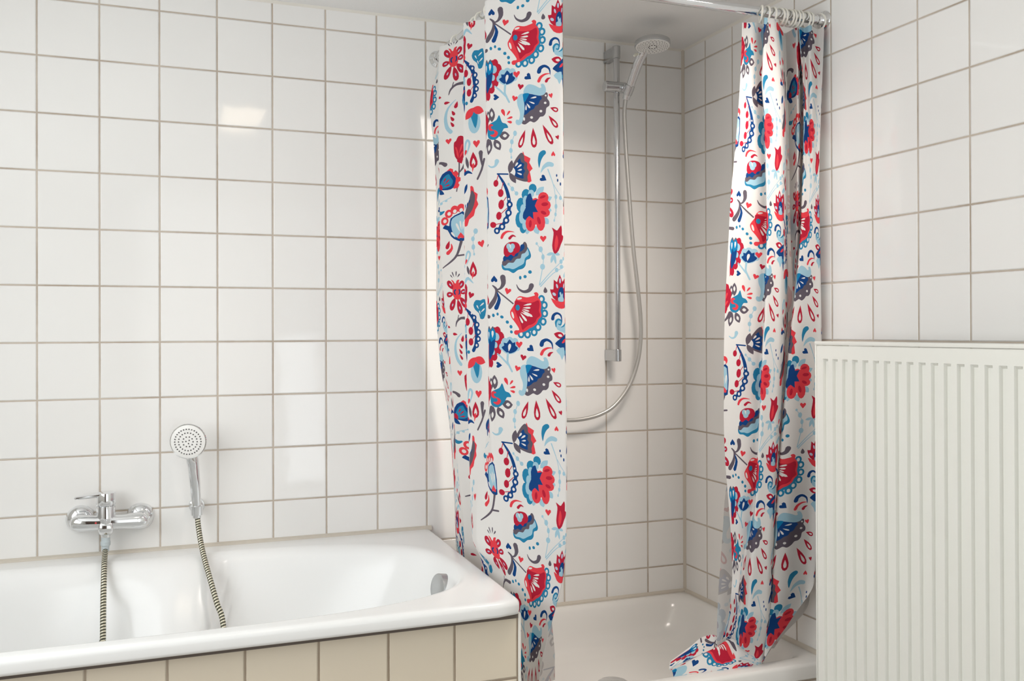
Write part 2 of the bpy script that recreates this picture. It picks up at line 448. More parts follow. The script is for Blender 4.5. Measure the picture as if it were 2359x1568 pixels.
for z, a, b, e in ((.702, .0150, .0150, .7), (.694, .0195, .021, .5), (.680, .0195, .0225, .4), (.670, .0180, .0205, .4), (.6655, .0150, .0170, .5), (.664, .0140, .0150, .8)):
    rings.append([Vector((-1.8105 + a * math.copysign(abs(math.cos(t)) ** e, math.cos(t)), -.0635 + b * math.copysign(abs(math.sin(t)) ** e, math.sin(t)), z)) for t in (2 * PI * i / 32 for i in range(32))])
loft(bm, rings)
part('hose_outlet', bm, M_chrome, mx)
part('outlet_collar', lathe(NB(), (-1.8115, -.0635, .6645), (0, 0, -1), [(0, .0118), (.008, .0118), (.0085, .0108)], 24), M_chrome, mx)
part('diverter_button', lathe(NB(), (-1.8105, -.080, .700), (0, -1, 0), [(0, .0046), (.008, .0046), (.009, .0036)], 16), M_chrome, mx)
part('hot_mark', lathe(NB(), (-1.8345, -.0795, .6985), (-.25, -.95, .1), [(0, .0026), (.0016, .0026), (.0018, .0018)], 12), M_red, mx)

# ------------------------------------------------------------------ bath hand shower
def spray_holes(bm, c, ax, rings, lift, hexy=False, rx=None):
    x, y, d = frame(ax) if rx is None else rx
    for r, k, ph, rad in rings:
        for i in range(k):
            t = 2 * PI * (i + ph) / k; q = Vector(c) + (x * math.cos(t) + y * math.sin(t)) * r
            lathe(bm, q - d * .0006, d, [(0, rad), (lift, rad), (lift + .0003, rad * .7)], 8)
hs = thing('hand_shower', 'chrome hand shower with round white spray plate standing in wall holder beside the mixer tap', 'hand shower', (-1.582, -.055, .70))
hc = Vector((-1.605, -.098, .9045)); hax = Vector((-.235, -.968, -.085)).normalized()
# handle
pth = [(-1.5805, -.055, .690), (-1.5815, -.057, .715), (-1.5835, -.062, .750), (-1.5865, -.068, .79), (-1.5900, -.0715, .83), (-1.5925, -.0735, .848), (-1.5955, -.0745, .864), (-1.599, -.0745, .880)]
part('handle', tube(NB(), pth, [.0108, .0112, .0130, .0142, .0150, .0160, .0165, .013], 26, 6), M_chrome, hs)
part('shower_head', lathe(NB(), hc - hax * .021, hax, [(0, .012), (.001, .026), (.004, .037), (.010, .0445), (.017, .0478), (.021, .0482), (.0225, .0470), (.0226, .044)], 56), M_chrome, hs)
part('spray_plate', lathe(NB(), hc - hax * .002, hax, [(0, .0452), (.0042, .0452), (.0050, .0440), (.0056, .030), (.0058, .0001)], 56), M_spray, hs)
bm = NB(); spray_holes(bm, hc + hax * .0030, hax, [(.0052, 3, .1, .0017), (.0136, 10, 0, .0017), (.0243, 20, 0, .0017), (.0342, 30, 0, .0017)], .0024)
tag(part('spray_nozzle', bm, M_nozzle, hs), 'small dark rubber nozzles in four rings', None)
# hose: from the handset down into the tub and back up to the mixer outlet
hp = [(-1.5792, -0.0560, 0.6921), (-1.5773, -0.0620, 0.6668), (-1.5724, -0.0950, 0.6280), (-1.5650, -0.1400, 0.5902), (-1.5531, -0.1950, 0.5445), (-1.5407, -0.2350, 0.4970), (-1.5276, -0.2600, 0.4499), (-1.5200, -0.3300, 0.3000), (-1.5800, -0.3900, 0.2220), (-1.7000, -0.3900, 0.2060), (-1.7900, -0.3500, 0.2280), (-1.8120, -0.2650, 0.4165), (-1.8122, -0.2450, 0.4393), (-1.8125, -0.2220, 0.4790), (-1.8128, -0.1950, 0.5207), (-1.8128, -0.1650, 0.5626), (-1.8129, -0.1300, 0.5934), (-1.8129, -0.0980, 0.6088), (-1.8124, -0.0660, 0.6235)]
hose = part('shower_hose', tube(NB(), hp, .0072, 14, 14), M_hose, hs)
bm = NB(); lathe(bm, (-1.8115, -.0635, .6565), (-.02, -.02, -1), [(0, .0112), (.010, .0112), (.0115, .0124), (.021, .0124), (.0235, .0098), (.037, .0090), (.0375, .0072)], 20)
part('hose_nut', bm, M_hosegrey, hose)
hb = thing('shower_holder', 'small round chrome wall holder clasping the foot of the bath hand shower', 'shower holder', (-1.580, 0, .715))
part('rosette', lathe(NB(), (-1.5785, 0, .7155), (0, -1, 0), [(0, .0215), (.010, .0215), (.0135, .020), (.0145, .016), (.022, .011), (.040, .010)], 36), M_chrome, hb)
bm = NB(); lathe(bm, (-1.5805, -.0552, .6965), (-.02, -.03, 1), [(0, .0135), (.001, .0150), (.026, .0162), (.0272, .0150), (.0272, .0135)], 30)
part('socket', bm, M_chrome, hb)

# ------------------------------------------------------------------ slide rail in the shower
sl = thing('shower_slide_rail', 'vertical silver slide rail with sliding holder on the shower back wall', 'slide rail', (-.291, 0, 1.62))
RX, RY = -.2915, -.070
part('rail', lathe(NB(), (RX, RY, 1.112), (0, 0, 1), [(0, .0096), (.001, .0102), (.99, .0102), (.991, .0096)], 28), M_satin, sl)
for z0, z1 in ((2.077, 2.117), (1.101, 1.139)):
    bm = NB(); lathe(bm, (RX, RY, z0), (0, 0, 1), [(0, .0112), (.001, .0126), (z1 - z0 - .001, .0126), (z1 - z0, .0112)], 28)
    box(bm, RX - .0115, RX + .0105, RY + .002, 0, z0 + .001, z1 - .001, .002)
    part('wall_bracket', bm, M_brushed, sl)
bm = NB(); lathe(bm, (-.337, RY - .004, 1.9835), (1, -.03, -.005), [(0, .0155), (.0015, .0172), (.045, .0176), (.073, .0176), (.0745, .0165)], 36)
part('slider', bm, M_satin, sl)
bm = NB(); lathe(bm, (-.2685, RY - .030, 1.956), (.10, -.48, .87), [(0, .0125), (.001, .0142), (.030, .0160), (.031, .0145)], 28)
box(bm, -.281, -.258, RY - .034, RY - .004, 1.967, 1.991, .004)
part('handset_cradle', bm, M_satin, sl)
h2 = thing('hand_shower', 'silver rail hand shower with wide round spray plate tilted down in the shower corner', 'hand shower', (-.2605, -.10, 1.964))
c2 = Vector((-.2505, -.232, 2.0800)); a2 = Vector((-.030, -.125, -1)).normalized()
pth = [(-.2700, -.094, 1.943), (-.2675, -.104, 1.964), (-.2630, -.122, 1.996), (-.2575, -.144, 2.035), (-.2530, -.162, 2.062), (-.2505, -.174, 2.0735), (-.2495, -.186, 2.0790)]
part('handle', tube(NB(), pth, [.0112, .0125, .0135, .0148, .0158, .0155, .011], 26, 6), M_chrome, h2)
part('shower_head', lathe(NB(), c2 - a2 * .017, a2, [(0, .010), (.001, .035), (.004, .050), (.007, .0545), (.018, .0550), (.0205, .0545), (.0212, .0520)], 64), M_brushed, h2)
part('spray_plate', lathe(NB(), c2 + a2 * .001, a2, [(0, .0525), (.0040, .0525), (.0050, .0515), (.0052, .0001)], 64), M_spray, h2)
bm = NB(); spray_holes(bm, c2 + a2 * .0055, a2, [(.0125, 9, 0, .0027)], .0016)
spray_holes(bm, c2 + a2 * .0055, a2, [(.020, 11, .3, .0017), (.0265, 16, 0, .0017), (.033, 18, .5, .0017), (.0395, 22, .2, .0017), (.0455, 24, .6, .0017)], .0012)
tag(part('spray_nozzle', bm, M_nozzle, h2), 'small dark nozzles scattered over the plate')
part('selector_tab', tube(NB(), [(-.272, -.176, 2.066), (-.280, -.178, 2.062), (-.287, -.180, 2.0575)], [.0042, .0046, .0030], 12, 4), M_tab, h2)
hp = [(-.2705, -.092, 1.941), (-.2715, -.0875, 1.917), (-.2700, -.083, 1.88), (-.2620, -.078, 1.78), (-.2480, -.074, 1.62), (-.2330, -.070, 1.47), (-.2170, -.068, 1.35), (-.2050, -.066, 1.245), (-.2035, -.064, 1.17), (-.2150, -.062, 1.095), (-.2450, -.060, 1.02), (-.2950, -.058, .960),
      (-.3450, -.056, .932), (-.4000, -.054, .919), (-.4560, -.052, .916), (-.53, -.050, .925), (-.60, -.045, .95), (-.66, -.038, .985), (-.70, -.012, 1.0)]
part('shower_hose', tube(NB(), hp, .0068, 14, 10), M_smoothhose, h2)

# ------------------------------------------------------------------ shower tray
tr = thing('shower_tray', 'raised white shower tray with deep basin in the corner beyond the tub', 'shower tray', (-.46, -.37, 0))
def tray_mesh():
    N = 128; X0, X1, Y0, Y1, Z = -.9185, -.0005, -.737, -.0005, .316
    def rr(ins, z, rad, d=(0, 0, 0, 0)):
        x0, x1, y0, y1 = X0 + ins + d[0], X1 - ins - d[1], Y0 + ins + d[2], Y1 - ins - d[3]
        P = []
        for i in range(N):
            t = 2 * PI * i / N; c, s = math.cos(t), math.sin(t); k = 1 / max(abs(c), abs(s))
            x = (x0 + x1) / 2 + c * k * (x1 - x0) / 2; y = (y0 + y1) / 2 + s * k * (y1 - y0) / 2
            qx = min(max(x, x0 + rad), x1 - rad); qy = min(max(y, y0 + rad), y1 - rad)
            v = Vector((x - qx, y - qy))
            if v.x and v.y:
                m = max(abs(v.x), abs(v.y)); v = v.normalized() * m
            P.append(Vector((qx + v.x, qy + v.y, z)))
        return P
    R = [rr(.006, Z - .042, .002), rr(0, Z - .040, .002), rr(0, Z - .010, .002), rr(.003, Z - .003, .003), rr(.010, Z, .004)]
    dd = (.03, .0, .025, .0)
    R += [rr(.022, Z, .05, dd), rr(.030, Z - .003, .06, dd), rr(.038, Z - .012, .07, dd), rr(.047, Z - .035, .08, dd), rr(.060, Z - .075, .09, dd), rr(.080, Z - .108, .10, dd), rr(.110, Z - .122, .10, dd), rr(.17, Z - .126, .09, dd), rr(.30, Z - .130, .02, dd)]
    bm = NB(); loft(bm, R, False, True); return bm
part('tray_basin', tray_mesh(), M_tray, tr, True, 60)
part('tiled_apron', box(NB(), -.9190, -.0005, -.7335, -.715, 0, .2765), M_tray_apron, tr, False)
part('waste_cover', lathe(NB(), (-.46, -.36, .1855), (0, 0, 1), [(0, .045), (.004, .045), (.007, .040), (.008, .001)], 40), M_chrome, tr)

# ------------------------------------------------------------------ radiator
rd = thing('panel_radiator', 'white ribbed panel radiator hung on the right hand wall', 'radiator', (-.11, -1.5, .26))
RXF, RY1, RY0, RZ0, RZ1 = -.160, -.8750, -2.345, .265, 1.1625
def rad_front():
    bm = NB(); pitch = .03453; y = RY1 - .0065 - .0255 + .002
    ys = [(RY1 - .0075, 0)]
    k = 0
    while y - pitch > RY0 + .03:
        ys += [(y, 0), (y - .0014, 1), (y - .0150, 1), (y - .0195, 0)]; y -= pitch; k += 1
    ys.append((RY0 + .0075, 0))
    zs = [(RZ0 + .01, 0), (RZ0 + .034, 0), (RZ0 + .040, 1), (1.1235, 1), (1.1295, 0), (RZ1 - .003, 0), (RZ1 - .001, 0)]
    dep = .0085
    V = [[bm.verts.new((RXF + dep * a * b + (.0015 if j == len(zs) - 1 else 0), yy, zz)) for j, (zz, b) in enumerate(zs)] for yy, a in ys]
    for i in range(len(V) - 1):
        for j in range(len(zs) - 1): bm.faces.new((V[i][j], V[i + 1][j], V[i + 1][j + 1], V[i][j + 1]))
    # returns into the body
    def ret(line, dx):
        W = [bm.verts.new(v.co + Vector((dx, 0, 0))) for v in line]
        for i in range(len(line) - 1): bm.faces.new((line[i], line[i + 1], W[i + 1], W[i]))
    ret(V[0], .014); ret(V[-1][::-1], .014); ret([c[-1] for c in V], .014); ret([c[0] for c in V][::-1], .014)
    return bm
part('front_panel', rad_front(), M_rad, rd, True, 25)
part('core', box(NB(), RXF + .013, -.066, RY0 + .012, RY1 - .012, RZ0 + .01, RZ1 - .008, .003), M_radgap, rd, False)
part('rear_panel', box(NB(), -.072, -.060, RY0 + .006, RY1 - .006, RZ0 + .01, RZ1 - .004, .004), M_rad, rd)
for y0, y1 in ((RY1 - .0055, RY1), (RY0, RY0 + .0055)):
    part('side_cover', box(NB(), RXF - .0005, -.058, y0, y1, RZ0, RZ1 + .008, .002), M_rad, rd)
bm = NB()
box(bm, RXF - .001, RXF + .006, RY0, RY1, RZ1 + .0005, RZ1 + .0095, .0012); box(bm, -.064, -.058, RY0, RY1, RZ1, RZ1 + .009, .001)
n = 64
for i in range(n):
    y = RY0 + .02 + (RY1 - RY0 - .04) * i / (n - 1); box(bm, RXF + .003, -.060, y - .0022, y + .0022, RZ1 + .003, RZ1 + .0085)
for x in (-.135, -.11, -.085): box(bm, x - .002, x + .002, RY0 + .005, RY1 - .005, RZ1 + .003, RZ1 + .0080)
part('top_grille', bm, M_rad, rd)
for y in (-1.10, -2.05):
    part('wall_bracket', box(NB(), -.062, -.001, y - .02, y + .02, .45, 1.0, .002), M_rad, rd)

# ------------------------------------------------------------------ curtain rod and rings
ZROD, YROD, XROD = 2.035, -.722, -.873
ro = thing('curtain_rod', 'chrome corner curtain rod running round the shower under the ceiling', 'curtain rod', (XROD, YROD, ZROD))
pts = [(XROD, 0, ZROD), (XROD, YROD + .12, ZROD)]
pts += [(XROD + .11 - .11 * math.cos(a), YROD + .11 - .11 * math.sin(a), ZROD) for a in (PI / 16 * i for i in range(0, 9))]
pts += [(XROD + .13, YROD, ZROD), (0, YROD, ZROD)]
part('rod', tube(NB(), pts, .0125, 24, 1), M_chrome, ro, True, 60)
fl = [(0, .026), (.003, .026), (.006, .0245), (.010, .019), (.018, .0155), (.026, .0145)]
part('wall_flange', lathe(NB(), (XROD, 0, ZROD), (0, -1, 0), fl, 40), M_chrome, ro)
part('wall_flange', lathe(NB(), (0, YROD, ZROD), (-1, 0, 0), fl, 40), M_chrome, ro)
def ring_mesh(name, m, R=.0210, r=.0027, wob=1.0):
    bm = NB(); pts = [(0, R * math.sin(t), R * math.cos(t)) for t in (2 * PI * i / 40 for i in range(41))]
    tube(bm, pts, r, 10, 1, False); bmesh.ops.remove_doubles(bm, verts=bm.verts, dist=1e-5)
    o = obj(name, bm, m); return o
ZRING = ZROD + .0125 - .0183 - .0004
first = {}
def ring(x, y, yaw, lean, label, group, m):
    """ring hung on the rod; yaw 0 = plane across the x-axis rod"""
    key = m.name
    if key not in first: o = ring_mesh('curtain_ring', m, .0210 if m is M_ringw else .0200, .0027 if m is M_ringw else .0017); first[key] = o
    else:
        o = first[key].copy(); C.objects.link(o)
    o.location = (x, y, ZRING); o.rotation_euler = (0, lean, yaw)
    tag(o, label, 'curtain ring', group)
    return o
ordn = ['first', 'second', 'third', 'fourth', 'fifth', 'sixth', 'seventh', 'eighth', 'ninth', 'tenth', 'eleventh', 'twelfth', 'thirteenth']
RIGHT_RINGS = [(-0.0181, 0.25, 0.00), (-0.0552, 0.12, 0.00), (-0.0637, 0.05, 0.00), (-0.0848, 0.00, 0.00), (-0.0946, -0.05, 0.00), (-0.1072, 0.00, 0.00), (-0.1170, 0.05, 0.00), (-0.1337, -0.10, 0.00), (-0.1475, 0.10, 0.00), (-0.1682, -0.15, 0.05), (-0.1874, -0.20, 0.05), (-0.2051, -0.45, 0.10)]
LEFT_WHITE = [(-0.2080, 0.00, 0.0), (-0.3353, 0.10, 0.0), (-0.3824, -0.10, 0.0), (-0.4177, 0.10, 0.0), (-0.4921, 0.05, 0.0), (-0.5531, -0.10, 0.0)]
LEFT_CLEAR = [(-0.0640, 0.10, 0.0), (-0.1206, -0.10, 0.0), (-0.1586, 0.05, 0.0)]

for i, (x, yaw, lean) in enumerate(RIGHT_RINGS):
    ring(x, YROD, yaw, lean, 'white plastic ring carrying the right curtain, %s along the rod counted from the right wall' % ordn[i], 'white rings of the right curtain', M_ringw)
for i, (y, yaw, lean) in enumerate(LEFT_WHITE):
    ring(XROD, y, PI / 2 + yaw, lean, 'white plastic ring carrying the left curtain, %s white one from the back wall' % ordn[i], 'white rings of the left curtain', M_ringw)
for i, (y, yaw, lean) in enumerate(LEFT_CLEAR):
    ring(XROD, y, PI / 2 + yaw, lean, 'thin clear plastic ring on the left end of the rod, %s from the back wall' % ordn[i], 'clear rings of the left curtain', M_clear)

